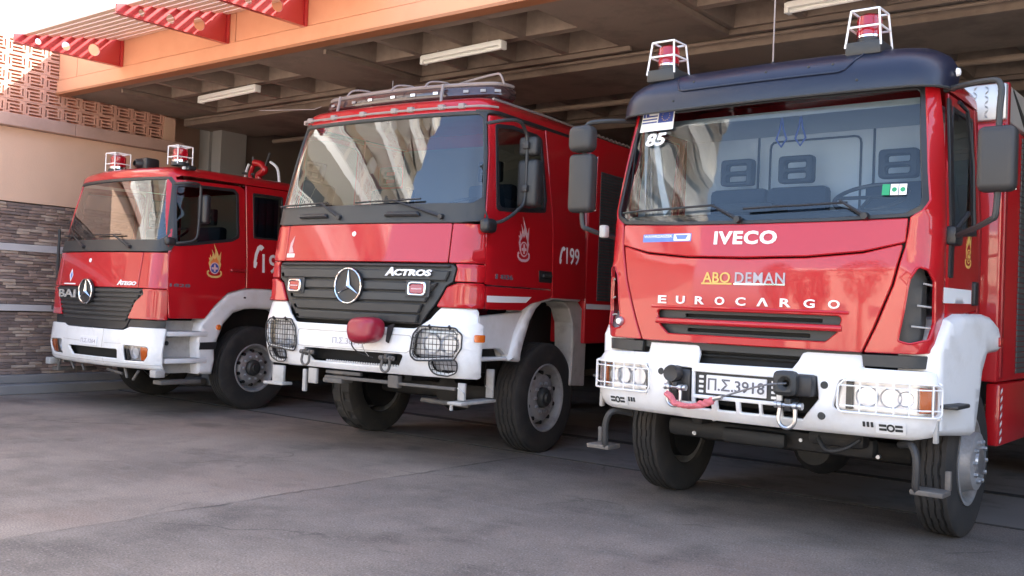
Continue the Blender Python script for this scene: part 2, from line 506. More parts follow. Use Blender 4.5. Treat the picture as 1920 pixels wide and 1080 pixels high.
def panel(name, surf, outline, material, parent, holes=(), off=0.0, thick=.015, bev=.004, step=.07, smooth=35, mb=None, **kw):
    """a sheet cut from the surface: real thickness, rounded rim, holes through it"""
    loops = [dens(outline, step)] + [dens(h, step) for h in holes]
    if area(loops[0]) < 0: loops[0].reverse()
    for i in range(1, len(loops)):
        if area(loops[i]) > 0: loops[i].reverse()
    ins = [inset(l, bev if i == 0 else -bev) if bev else list(l) for i, l in enumerate(loops)]
    # reversed holes: inset() moves to the left of travel, material side
    if bev:
        for i in range(1, len(loops)):
            ins[i] = inset(loops[i], -bev)
    verts = []; edges = []; idx = []
    for l in ins:
        k = len(verts); verts += l; n = len(l)
        edges += [(k + i, k + (i + 1) % n) for i in range(n)]; idx.append((k, n))
    xs = [p[0] for p in ins[0]]; ys = [p[1] for p in ins[0]]
    x0, x1, y0, y1 = min(xs), max(xs), min(ys), max(ys)
    g = step
    allb = [p for l in ins for p in l]
    nx = int((x1 - x0) / g); ny = int((y1 - y0) / g)
    if nx * ny < 12000:
        for i in range(1, nx + 1):
            for j in range(1, ny + 1):
                x = x0 + (i - .5) * (x1 - x0) / max(nx, 1); y = y0 + (j - .5) * (y1 - y0) / max(ny, 1)
                if not inpoly(x, y, ins[0]) or any(inpoly(x, y, h) for h in ins[1:]): continue
                if min((x - p[0]) ** 2 + (y - p[1]) ** 2 for p in allb) < (g * .35) ** 2: continue
                verts.append((x, y))
    res = delaunay_2d_cdt([Vector(v) for v in verts], edges, [], 0, 1e-6)
    ov, of, orig = res[0], res[2], res[3]
    im = {}
    for k, l in enumerate(orig):
        for q in l: im[q] = k
    V = [surf.point(v.x, v.y, off + thick) for v in ov]
    Fc = []
    for f in of:
        cx = sum(ov[i].x for i in f) / len(f); cy = sum(ov[i].y for i in f) / len(f)
        if inpoly(cx, cy, ins[0]) and not any(inpoly(cx, cy, h) for h in ins[1:]): Fc.append(tuple(f))
    for li, (k, n) in enumerate(idx):
        top = [im[k + i] for i in range(n)]
        if bev:
            mid = len(V)
            for p in loops[li]: V.append(surf.point(p[0], p[1], off + thick - bev))
            for i in range(n): Fc.append((top[i], top[(i + 1) % n], mid + (i + 1) % n, mid + i))
            t2 = [mid + i for i in range(n)]
        else: t2 = top
        bot = len(V)
        for p in loops[li]: V.append(surf.point(p[0], p[1], off))
        for i in range(n): Fc.append((t2[i], t2[(i + 1) % n], bot + (i + 1) % n, bot + i))
    if mb is not None:
        mb.add(V, Fc); return None
    t = MB(); t.v = [tuple(v) for v in V]; t.f = Fc
    return t.build(name, material, parent, smooth=smooth, **kw)

_tc = {}
def text_mesh2d(s, bold=0.0, shear=0.0, spacing=1.0):
    cu = bpy.data.curves.new("t", 'FONT')
    cu.body = s; cu.size = 1; cu.offset = bold; cu.shear = shear; cu.space_character = spacing
    cu.resolution_u = 3; cu.extrude = .5
    o = bpy.data.objects.new("t", cu); col.objects.link(o)
    bpy.context.view_layer.update()
    dg = bpy.context.evaluated_depsgraph_get()
    me = bpy.data.meshes.new_from_object(o.evaluated_get(dg))
    vs_ = [v.co.copy() for v in me.vertices]; fs = [tuple(p.vertices) for p in me.polygons]
    bpy.data.meshes.remove(me); bpy.data.objects.remove(o); bpy.data.curves.remove(cu)
    return vs_, fs

def text(name, s, surf, c0, c1, z0, z1, material, parent, off=.0, thick=.006, bold=0.0, shear=0.0, spacing=1.0, **kw):
    vs_, fs = text_mesh2d(s, bold, shear, spacing)
    if not vs_: return None
    ax = min(v.x for v in vs_); bx = max(v.x for v in vs_); ay = min(v.y for v in vs_); by = max(v.y for v in vs_)
    t = MB()
    t.v = [tuple(surf.point(c0 + (v.x - ax) / (bx - ax) * (c1 - c0), z0 + (v.y - ay) / (by - ay) * (z1 - z0), off + thick * (v.z + .5))) for v in vs_]
    t.f = fs
    return t.build(name, material, parent, smooth=0, **kw)

def wire(surf, pts, off, r, mb, closed=False, n=6, step=.06):
    P = []
    q = list(pts) + ([pts[0]] if closed else [])
    for a, b in zip(q, q[1:]):
        L = math.hypot(b[0] - a[0], b[1] - a[1]); k = max(1, int(math.ceil(L / step)))
        for i in range(k): P.append(surf.point(a[0] + (b[0] - a[0]) * i / k, a[1] + (b[1] - a[1]) * i / k, off))
    if not closed: P.append(surf.point(*q[-1], off))
    mb.tube(P, r, n, closed)

def circ(cx, cy, rx, ry=None, n=24):
    ry = ry or rx
    return [(cx + rx * math.cos(2 * PI * i / n), cy + ry * math.sin(2 * PI * i / n)) for i in range(n)]

def rrect(x0, x1, y0, y1, r=.01, seg=3): return fillet([(x0, y0), (x1, y0), (x1, y1), (x0, y1)], r, seg)

def sym(half):   # half outline on the right, bottom to top -> full
    return half + [(-x, y) for x, y in reversed(half)]

def mirror(pts): return [(-x, y) for x, y in reversed(pts)]

# ================================================================== SETTING (building coordinates: x along facade, y into the garage)
def B_empty(name, **kw): return empty(name, (0, 0, 0), -TB, **kw)

gm = MB().box(-150, 150, -150, 150, -.3, 0)
ground = gm.build('ground', M['asphalt'], None, smooth=0, kind='structure'); ground.rotation_euler = (0, 0, -TB)
ff = MB().box(-12.5, 13, 7.20, 16.5, -.1, .006).build('garage_floor', M['slabfloor'], None, smooth=0, kind='structure'); ff.rotation_euler = (0, 0, -TB)
pv = MB().box(-60, 60, -9.0, .9, -.1, .015).build('bounce_pavement', M['bounce_paving'], None, smooth=0, kind='structure'); pv.rotation_euler = (0, 0, -TB)  # unseen pale slab added behind the camera to bounce sunlight onto the facade
dr = MB().box(-12.2, 12.5, 8.46, 8.60, .004, .010).build('floor_drain', M['drain'], ff, smooth=0)
dr2 = MB().box(-12.2, 12.5, 7.165, 7.20, -.02, .005).build('threshold_strip', M['drain'], ff, smooth=0)

# ---- the station
st = B_empty('fire_station', label='orange fronted fire station garage with coffered concrete ceiling above the trucks', cat='building')
FX0, FX1 = -12.54, 13.0
MB().box(FX0, FX1, 6.30, 6.42, 3.868, 4.022).build('fascia_band', M['fascia'], st, smooth=0, bevel=.004)
MB().box(FX0, FX1, 6.285, 6.44, 3.835, 3.866).build('drip_edge', M['fascia_edge'], st, smooth=0, bevel=.004)
jx = [FX0 + .004, -12.08, -8.80, -5.5, -2.2, 1.1, 4.4, 7.7, FX1]
for a, b in zip(jx, jx[1:]):
    MB().box(a + .006, b - .006, 6.318, 6.42, 4.032, 4.46).build('fascia_panel', M['fascia'], st, smooth=0, bevel=.003)
MB().box(FX0 - .0, FX1 - .01, 6.43, 16.9, 4.20, 4.44).box(FX0 - 2.6, FX0 - .001, 6.6, 16.9, 4.20, 4.44).build('roof', M['conc'], st, smooth=0)  # second box is an unseen overhang added to shade behind the block screen
# ceiling with coffers
cells = []
for px in (-11.30, -7.54, -3.80, -.05, 3.7, 7.45):
    for py in (6.58, 9.40, 12.25):
        for i in range(4):
            for (yy, dy) in ((0, .60), (.70, .60)):
                cells.append((px + .66 * i, py + yy, .58, dy))
CE = Flat((0, 0, 3.85), (1, 0, 0), (0, -1, 0))
holes = [[(x, -y), (x + w, -y), (x + w, -(y + d)), (x, -(y + d))] for x, y, w, d in cells]
panel('ceiling', CE, [(FX0 + .02, -6.44), (FX1 - .02, -6.44), (FX1 - .02, -16.6), (FX0 + .02, -16.6)], M['conc'], st, holes=holes, off=-.02, thick=.02, bev=0, step=4.0, smooth=0)
cm = MB()
w_, d_, h_, tp = .58, .60, .32, .05
cm.add([(0, 0, 0), (w_, 0, 0), (w_, d_, 0), (0, d_, 0), (tp, tp, h_), (w_ - tp, tp, h_), (w_ - tp, d_ - tp, h_), (tp, d_ - tp, h_)],
       [(4, 5, 6, 7), (0, 4, 5, 1), (1, 5, 6, 2), (2, 6, 7, 3), (3, 7, 4, 0)])
first = cm.build('ceiling_coffer', M['conc'], st, smooth=0)
first.location = (cells[0][0], cells[0][1], 3.849)
for x, y, w, d in cells[1:]:
    o = first.copy(); o.location = (x, y, 3.849); link(o, st)
for px in (-11.30, -7.54, -3.80, -.05, 3.7, 7.45):
    for py in (6.58, 9.40, 12.25):
        b = MB()
        b.box(px - .10, px + 2.66, py + 1.335, py + 1.375, 3.80, 3.848)
        b.box(px - .10, px - .06, py - .04, py + 1.334, 3.80, 3.848)
        b.build('ceiling_moulding', M['conc'], st, smooth=0, bevel=.004)
for py in (8.15, 10.98, 13.8):
    MB().box(FX0 + .05, FX1 - .05, py, py + 1.1, 3.74, 3.847).build('ceiling_beam', M['conc'], st, smooth=0, bevel=.01)
# pipes clipped below the ceiling
for (xa, ya, xb, yb, z, r) in ((-12.3, 8.05, 12.8, 8.05, 3.80, .016), (-11.9, 9.3, 12.5, 9.3, 3.66, .03)):
    tb_ = MB().tube([(xa, ya, z), (xb, yb, z)], r, 8); pp = tb_.build('ceiling_pipe', M['conc'], st)
# columns
b = MB().box(-12.75, -12.50, 8.6, 9.05, 0.012, 3.845).box(-12.43, -12.21, 8.6, 9.05, 0.012, 3.845).box(-12.50, -12.43, 8.68, 9.0, .012, 3.84)
b.build('column', M['col'], st, smooth=0, bevel=.006)
b = MB().box(-5.78, -5.50, 11.0, 11.3, .012, 3.735); b.build('column', M['col'], st, smooth=0, bevel=.006)
MB().box(1.7, 2.0, 11.0, 11.3, .012, 3.735).build('column', M['col'], st, smooth=0, bevel=.006)
MB().box(FX0 - .5, FX1, 16.6, 16.9, 0, 4.2).build('back_wall', M['garage'], st, smooth=0)
MB().box(FX1, FX1 + .3, 6.36, 16.9, 0, 4.4).build('side_wall', M['garage'], st, smooth=0)
MB().box(FX0 - 1.2, FX0 - .9, 8.2, 16.58, 0, 4.3).build('side_wall', M['salmon'], st, smooth=0)
MB().box(-12.76, -12.30, 9.06, 16.58, 0.012, 3.84).build('side_wall', M['garage'], st, smooth=0)

# ---- fluorescent fixtures hung below the ceiling
def tube_light(x0, x1, y, label):
    t = empty('tube_light', BX * ((x0 + x1) / 2) + BY * y + Vector((0, 0, 3.74)), -TB - .07, label=label, cat='ceiling light', group='tube lights under the garage ceiling')
    L = (x1 - x0) / 2
    MB().rbox(-L, L, -.045, .045, .03, .08, .008).build('light_housing', M['tube'], t)
    b = MB(); b.tube([(-L + .02, 0, .012), (L - .02, 0, .012)], .018, 10); b.build('light_tube', M['tube'], t)
    for s in (-1, 1):
        MB().rbox(s * L - .018, s * L + .018, -.04, .04, -.008, .075, .005).build('end_cap', M['tube'], t)
        b = MB(); b.tube([(s * (L - .2), 0, .08), (s * (L - .2), 0, .112)], .006, 6); b.build('hanger', M['rail'], t)
tube_light(-6.84, -5.76, 7.13, 'white fluorescent tube light above the middle truck with the light bar')
tube_light(-10.74, -9.50, 7.20, 'white fluorescent tube light above the leftmost truck')
tube_light(-3.10, -1.9, 7.34, 'white fluorescent tube light cut by the top edge above the right hand truck')

# ---- pergola: red brackets with round holes and cream slats
aw = B_empty('awning', label='slatted awning on red steel brackets with round holes along the orange fascia', cat='awning')
for bx in (-11.02, -8.93, -7.66):
    S_ = Flat((bx + .01, 6.30, 4.03), (0, 1, 0), (0, 0, 1))
    out = [(-1.27, .01), (-1.27, .085), (-.02, .33), (-.02, 0)]
    hs = [circ(-1.0, .062, .035, n=16), circ(-.68, .085, .05, n=18), circ(-.345, .12, .07, n=20)]
    o = panel('bracket', S_, out, M['bracket'], aw, holes=hs, off=-.02, thick=.02, bev=.002, step=.2)
    MB().box(bx - .035, bx + .035, 6.282, 6.315, 4.018, 4.37).build('mounting_flange', M['bracket'], o, smooth=0, bevel=.003)
    MB().box(bx - .03, bx + .03, 5.025, 6.28, 4.020, 4.029).build('lower_flange', M['bracket'], o, smooth=0)
so = None
for i in range(9):
    y = 5.13 + i * .137
    z = 4.135 + (y - 5.17) * .19
    if so is None:
        q = [(0, 0), (.062, -.004), (.118, .062), (.056, .066)]
        v1 = [(0, a, c) for a, c in q]; v2 = [(4.6, a, c) for a, c in q]
        so = MB().add(v1 + v2, [(0, 1, 2, 3), (7, 6, 5, 4), (0, 4, 5, 1), (1, 5, 6, 2), (2, 6, 7, 3), (3, 7, 4, 0)]).build('slat', M['slat'], aw, smooth=0)
    else:
        so = so.copy(); link(so, aw)
    so.location = (-11.06, y, z)

# ---- left boundary wall
WX = -12.54
bw = B_empty('boundary_wall', label='salmon rendered side wall with ledger stone cladding and pale bands left of the trucks', cat='wall')
WY0, WY1 = 3.2, 8.15
MB().box(WX - .5, WX - .004, WY0, WY1, 2.405, 3.33).build('render', M['salmon'], bw, smooth=0)
MB().box(WX - .5, WX - .06, WY0, WY1, 0, 2.40).build('backing', M['mortar'], bw, smooth=0)
yy = WY0
for L in (1.65, 1.68, 1.62):
    MB().box(WX - .5, WX + .10, yy + .003, min(yy + L, WY1 + .1) - .003, 3.335, 3.49).build('coping_stone', M['ledge'], bw, smooth=0, bevel=.008)
    yy += L
for z0, z1 in ((1.785, 1.875), (1.03, 1.11)):
    yy = WY0
    while yy < WY1 - .1:
        MB().box(WX - .06, WX + .025, yy + .002, min(yy + .8, WY1) - .002, z0, z1).build('stone_band', M['band'], bw, smooth=0, bevel=.003)
        yy += .8
MB().box(WX - .06, WX + .30, WY0, WY1 + .4, 0, .12).build('plinth', M['kerb'], bw, smooth=0, bevel=.012)
MB().box(WX - .06, WX + .10, WY0, WY1 + .4, .121, .225).build('plinth', M['kerb'], bw, smooth=0, bevel=.012)
rng = random.Random(5)
mats3 = [M['stoneA'], M['stoneB'], M['stoneC']]
protos = {}
def stone_proto(k):
    if k in protos: return protos[k]
    mi, li, vi = k
    L = (.10, .16, .22, .30)[li]; H = .036
    r_ = random.Random(vi * 31 + li)
    bm = bmesh.new(); bmesh.ops.create_cube(bm, size=1)
    for v in bm.verts: v.co = Vector((v.co.x * .05, v.co.y * L, v.co.z * H))
    bmesh.ops.bevel(bm, geom=[e for e in bm.edges], offset=.006, segments=1, affect='EDGES')
    for v in bm.verts:
        if v.co.x > 0: v.co.x += r_.uniform(-.006, .009)
        v.co.y += r_.uniform(-.003, .003); v.co.z += r_.uniform(-.002, .002)
    me = bpy.data.meshes.new('stone'); bm.to_mesh(me); bm.free(); me.materials.append(mats3[mi])
    protos[k] = me; return me
rest = {0: MB(), 1: MB(), 2: MB()}
z = .225 + .02; nst = 0
while z < 2.385:
    if 1.01 < z < 1.13: z = 1.132; continue
    if 1.765 < z < 1.895: z = 1.897; continue
    y = WY0 + rng.uniform(0, .1)
    while y < WY1 - .05:
        li = rng.choice((0, 1, 1, 2, 2, 3)); L = (.10, .16, .22, .30)[li]
        if y + L > WY1: break
        mi = rng.choice((0, 0, 1, 2, 2)); vi = rng.randrange(3)
        me = stone_proto((mi, li, vi)); dx = rng.uniform(-.012, .014)
        loc = (WX - .028 + dx, y + L / 2, z)
        if 5.58 < y + L / 2 < 6.62 and nst < 296:
            o = bpy.data.objects.new('stone', me); o.location = loc; link(o, bw); nst += 1
        else:
            rest[mi].add([(v.co.x + loc[0], v.co.y + loc[1], v.co.z + loc[2]) for v in me.vertices], [tuple(p.vertices) for p in me.polygons])
        y += L + .003
    z += .0395
for k in rest:
    rest[k].build('stone_cladding', mats3[k], bw, smooth=0, kind='stuff')
# ---- breeze block screen on the ledge
bs = B_empty('breeze_block_screen', label='salmon breeze block screen with fret pattern standing on the wall coping', cat='screen wall')
pat = ["###########",
       "#.......###",
       "#########.#",
       "#.#.....#.#",
       "#.#######.#",
       "#.#.....#.#",
       "#.#########",
       "###.......#",
       "###########"]
hts = [.6, 1, .7, 1, .7, 1, .7, 1, .6]; wds = [.8, .75, .8, 1, 1, 1, 1, 1, .8, .75, .8]
bwid, bhei = .243, .19
th = sum(hts); tw = sum(wds)
b = MB(); zz = bhei
for ri, row in enumerate(pat):
    h = hts[ri] / th * bhei; xx = 0
    run = None
    for ci in range(len(row) + 1):
        if ci < len(row) and row[ci] == '#':
            if run is None: run = xx
        else:
            if run is not None: b.box(-.12, 0, run, xx, zz - h, zz); run = None
        if ci < len(row): xx += wds[ci] / tw * bwid
    zz -= h
bb = None
bb = b.build('breeze_block', M['block'], bs, smooth=0)
bb.location = (WX, 4.19, 3.492)
for ri in range(5):
    for ci in range(15 if ri < 2 else 12):
        if ri == 0 and ci == 0: continue
        y = 4.19 + ci * .245
        if ri >= 2 and y > 6.25: continue
        o = bb.copy(); o.location = (WX, y, 3.492 + ri * .193); link(o, bs)
MB().box(WX - .13, WX + .01, 4.19 + 15 * .245 + .005, 8.05, 3.492, 3.835).build('end_pier', M['salmon'], bs, smooth=0, bevel=.004)
MB().box(WX - .4, WX - .15, 8.06, 8.16, 3.492, 3.835).build('end_pier', M['salmon'], bs, smooth=0)
yw = B_empty('yard_wall', label='shaded brown wall seen through the breeze block screen', cat='wall')
MB().box(WX - 1.1, WX - .9, 4.0, 8.15, 0, 4.19).build('render', M['salmon'], yw, smooth=0)

# ================================================================== across the street (seen mirrored in the windscreens and paint)
ap = B_empty('apartment_block', label='cream apartment block with curved white balconies left of the yard', cat='building')
AX, AY0, AY1 = -17.6, -13.0, 2.8
MB().box(-32, AX, AY0, AY1, 0, 21.5).build('wall', M['plaster'], ap, smooth=0)
def balc_path(off):
    pts = []
    n = 26
    for i in range(n + 1):
        t = i / n; y = AY1 - .2 + (AY0 + 1.2 - AY1 + .2) * t
        pts.append((AX + 1.25 + off + .38 * math.sin(t * PI * 1.35 + .3), y))
    x0, y0 = pts[-1]
    rr = 1.1 + off; cx = x0 - rr; cy = y0
    for i in range(1, 9):
        a = -i / 8 * PI / 2
        pts.append((cx + rr * math.cos(a), cy + rr * math.sin(a)))
    return pts
for fl in range(5):
    z = 5.4 + fl * 3.15
    p = balc_path(0)
    poly = p + [(AX + .01, p[-1][1]), (AX + .01, p[0][1])]
    n = len(poly)
    MB().add([(x, y, z) for x, y in poly] + [(x, y, z - .34) for x, y in poly], [tuple(range(n)), tuple(range(2 * n - 1, n - 1, -1))] + [(i, n + i, n + (i + 1) % n, (i + 1) % n) for i in range(n)]).build('balcony_slab', M['slabw'], ap, smooth=0)
    P_ = balc_path(-.10)
    b = MB()
    for hz in (.1, .85, 1.0): b.tube([(x, y, z + hz) for x, y in P_], .028, 5)
    for (xa, ya), (xb, yb) in zip(P_, P_[1:]):
        L = math.hypot(xb - xa, yb - ya); k = max(1, int(L / .13))
        for i in range(k):
            x = xa + (xb - xa) * i / k; y = ya + (yb - ya) * i / k
            b.box(x - .016, x + .016, y - .016, y + .016, z + .1, z + 1.0)
    b.build('balcony_railing', M['slabw'], ap, smooth=0, kind='stuff')
    for wy in (1.2, -1.6, -4.4, -7.4, -10.6):
        for q in (-.62, .62):
            MB().box(AX, AX + .05, wy + q - .58, wy + q + .58, z + .02, z + 2.2).build('shutter', M['shutterd'], ap, smooth=0)
    for wy in (-6.0,):
        MB().rbox(AX + .02, AX + .36, wy - .42, wy + .42, z + 2.05, z + 2.6, .04).build('air_conditioner', M['slabw'], ap, smooth=0)
nb = B_empty('low_house', label='low white house across the street behind the camera', cat='building')
MB().box(-10, 2, -26, -19, 0, 5.4).build('wall', M['plaster'], nb, smooth=0)
MB().box(-10.3, 2.3, -26.3, -18.7, 5.4, 5.7).build('roof', M['slabw'], nb, smooth=0)
for wx in (-8, -5, -2, .5):
    MB().box(wx - .6, wx + .6, -19.05, -18.96, 1.2, 2.6).build('window', M['shutterd'], nb, smooth=0)
nb2 = B_empty('tall_house', label='tall pale house across the street right of the low house', cat='building')
MB().box(6, 20, -27, -18, 0, 9.5).build('wall', M['plaster'], nb2, smooth=0)
for wx in (7.5, 10.5, 13.5, 16.5):
    for wz in (1.2, 4.3, 7.0): MB().box(wx - .6, wx + .6, -18.05, -17.96, wz, wz + 1.4).build('window', M['shutterd'], nb2, smooth=0)
def tree(x, y, h, seed, label):
    t = empty('street_tree', BX * x + BY * y, 0, label=label, cat='tree', group='trees across the street')
    r_ = random.Random(seed)
    b = MB(); b.tube([(0, 0, 0), (.05, 0, h * .3), (-.05, .1, h * .55)], [.17, .13, .08], 8)
    for i in range(5):
        a = r_.uniform(0, 2 * PI); b.tube([(0, 0, h * .35), (math.cos(a) * h * .12, math.sin(a) * h * .12, h * .5), (math.cos(a) * h * .22, math.sin(a) * h * .22, h * .68)], [.07, .05, .02], 6)
    b.build('trunk', M['bark'], t)
    b = MB()
    for i in range(1600):
        u = r_.uniform(-1, 1); a = r_.uniform(0, 2 * PI); rr = r_.uniform(.3, 1) ** .5
        c = Vector((math.cos(a) * math.sqrt(1 - u * u) * h * .28 * rr, math.sin(a) * math.sqrt(1 - u * u) * h * .28 * rr, h * .68 + u * h * .3 * rr))
        s = r_.uniform(.06, .14); d1 = Vector((r_.uniform(-1, 1), r_.uniform(-1, 1), r_.uniform(-1, 1))).normalized(); d2 = d1.orthogonal().normalized()
        b.add([c - d1 * s, c + d2 * s * .6, c + d1 * s, c - d2 * s * .6], [(0, 1, 2, 3)])
    b.build('crown', M['leaf'], t, smooth=0, kind='stuff')
tree(-9, -13, 5.5, 1, 'round leafy street tree in front of the low house')
tree(-3, -14, 6.5, 2, 'taller leafy street tree in front of the low house')
tree(4, -13, 6, 3, 'leafy street tree in front of the tall house')
tree(-5.6, -9.5, 4.2, 4, 'small leafy street tree nearest the forecourt')

# ================================================================== TRUCK PARTS
def wheel(tr, sg, y, r, w0, w1, style, rim_r, tyremat, steer=0.0):
    """w0 inner face, w1 outer face (distance from the truck's centre line)"""
    root_c = Vector((sg * (w0 + w1) / 2, y, r))
    hw = (w1 - w0) / 2
    prof = [(-hw * .80, rim_r), (-hw * .93, rim_r + .02), (-hw, rim_r + (r - rim_r) * .5), (-hw * .97, r - .045), (-hw * .88, r - .012), (-hw * .80, r - .002)]
    g = []
    nb = 4 if style != 'lug' else 0
    xs = []
    k = 0
    gro = [-.5, -.17, .17, .5]
    fine = []
    for i in range(33):
        x = -.8 + 1.6 * i / 32
        fine.append(x)
    body = []
    t = MB()
    N = 120
    prof2 = [(hw * .80, r - .002), (hw * .88, r - .012), (hw * .97, r - .045), (hw, rim_r + (r - rim_r) * .5), (hw * .93, rim_r + .02), (hw * .80, rim_r)]
    rows = []
    for i in range(N):
        an = 2 * PI * i / N
        row = list(prof)
        zz = (1 if (i // 3) % 2 else -1) * .022
        for x in fine[1:-1]:
            rr = r - .004 * (x * x)
            if style != 'lug':
                for gc in gro:
                    if abs(x - gc - zz) < .030: rr -= .014
            elif style == 'lug':
                ph = (i + (4 if x > 0 else 0)) % 8
                if abs(x) > .22 and ph < 3: rr -= .018
                if abs(x) < .05: rr -= .012
            row.append((x * hw, rr))
        row += prof2
        if style == 'lug' and (i % 8) < 3:
            row = [(h, q - (.014 if abs(h) > hw * .85 and q > r - .05 else 0)) for h, q in row]
        rows.append(row)
    L = len(rows[0])
    for i, row in enumerate(rows):
        an = 2 * PI * i / N
        for h, q in row: t.v.append((sg * h, q * math.cos(an), q * math.sin(an)))
    for i in range(N):
        for j in range(L - 1): t.f.append((i * L + j, ((i + 1) % N) * L + j, ((i + 1) % N) * L + j + 1, i * L + j + 1))
    wh = t.build('wheel', tyremat, tr, smooth=30)
    wh.location = root_c; wh.rotation_euler = (0, 0, steer)
    ox = hw
    b = MB()
    R0 = rim_r
    if style == 'hub':      # wide flange with the hub reduction standing proud
        pr = [(-hw * .8, R0 + .002), (ox * .6, R0 - .004), (ox * .98, R0 + .012), (ox * 1.0, R0 - .006), (ox * .8, R0 - .02), (ox * .5, R0 - .03), (ox * .45, R0 - .06), (ox + .0, R0 - .085), (ox + .04, R0 - .09), (ox + .05, R0 - .11), (ox + .045, .06)]
    else:
        pr = [(-hw * .8, R0 + .002), (ox * .6, R0 - .004), (ox * .93, R0 + .014), (ox * .97, R0 + .004), (ox * .86, R0 - .014), (ox * .2, R0 - .03), (ox * .1, R0 - .055), (ox * .55, R0 - .085), (ox * .62, R0 - .10), (ox * .62, .10), (ox * .5, .09)]
    pr = [(sg * a, b_) for a, b_ in pr]
    b.lathe(pr, 'x', n=48)
    rim = b.build('rim', M['alu'], wh, smooth=35)
    b = MB()
    hx = ox + .05 if style == 'hub' else ox * .62
    b.lathe([(sg * hx, .0), (sg * (hx), .0)], 'x', n=3) if False else None
    hr = .085
    hpr = [(hx - .06, hr + .012), (hx + .03, hr + .008), (hx + .05, hr - .01), (hx + .055, .05), (hx + .075, .045), (hx + .078, .0)] if style != 'hub' else [(hx - .02, .085), (hx + .012, .08), (hx + .02, .05), (hx + .022, 0)]
    b.lathe([(sg * a, q) for a, q in hpr], 'x', n=24)
    b.build('hub', M['dkgrey'] if style != 'hub' else M['silver'], wh, smooth=35)
    nr = .135 if style != 'hub' else .125
    nm = None
    for i in range(10):
        a = 2 * PI * i / 10
        if nm is None:
            q = MB(); hx0 = ox * .62 if style != 'hub' else ox + .045
            q.lathe([(sg * (hx0 - .002), .016), (sg * (hx0 + .022), .015), (sg * (hx0 + .026), .010), (sg * (hx0 + .026), 0)], 'x', n=6)
            nm = q.build('wheel_nut', M['silver'], wh, smooth=0); no = nm
        else:
            no = nm.copy(); link(no, wh)
        no.location = (0, nr * math.cos(a), nr * math.sin(a))
    if style != 'hub':
        hm = None
        for i in range(10):
            a = 2 * PI * (i + .5) / 10
            if hm is None:
                q = MB(); x0 = ox * .36
                q.lathe([(sg * (x0 + .030), .0), (sg * (x0 + .030), .019), (sg * (x0 - .02), .020)], 'x', n=12)
                hm = q.build('hand_hole', M['void'], wh, smooth=0); ho = hm
            else: ho = hm.copy(); link(ho, wh)
            ho.location = (0, (R0 - .072) * math.cos(a), (R0 - .072) * math.sin(a))
    # brake drum behind
    b = MB(); b.lathe([(-sg * hw * .9, .02), (-sg * hw * .9, R0 - .05), (0, R0 - .045)], 'x', n=32)
    b.build('brake_drum', M['chassis'], wh, smooth=35)
    return wh

def star(tr, surf, c, z, r, off=.02):
    o = surf.point(c, z, off)
    cx, cy, cz = o
    b = MB(); b.lathe([(cy + .012, 0), (cy + .002, r * .92), (cy - .002, r * 1.04), (cy + .02, r * 1.06), (cy + .03, r * 1.0)], 'y', c=(cx, 0, cz), n=48)
    disc = b.build('badge_plate', M['black'], tr, smooth=30)
    b = MB(); b.tube([(cx + r * math.cos(2 * PI * i / 48), cy - .006, cz + r * math.sin(2 * PI * i / 48)) for i in range(48)], r * .055, 8, True)
    b.build('badge_ring', M['chrome'], disc)
    b = MB()
    for k in range(3):
        a = PI / 2 + k * 2 * PI / 3
        d = Vector((math.cos(a), 0, math.sin(a))); n = Vector((-math.sin(a), 0, math.cos(a)))
        c0 = Vector((cx, cy - .004, cz)); w = r * .13
        tip = c0 + d * r * .97 + Vector((0, -.001, 0)); ctr = c0 + Vector((0, -.022, 0))
        # flanks meet neighbours at 60 degrees
        l_ = c0 + (d * .5 + n * .866) * w; r__ = c0 + (d * .5 - n * .866) * w
        b.add([ctr, l_, tip, r__], [(0, 1, 2), (0, 2, 3)])
    b.build('badge_star', M['chrome'], disc, smooth=0)

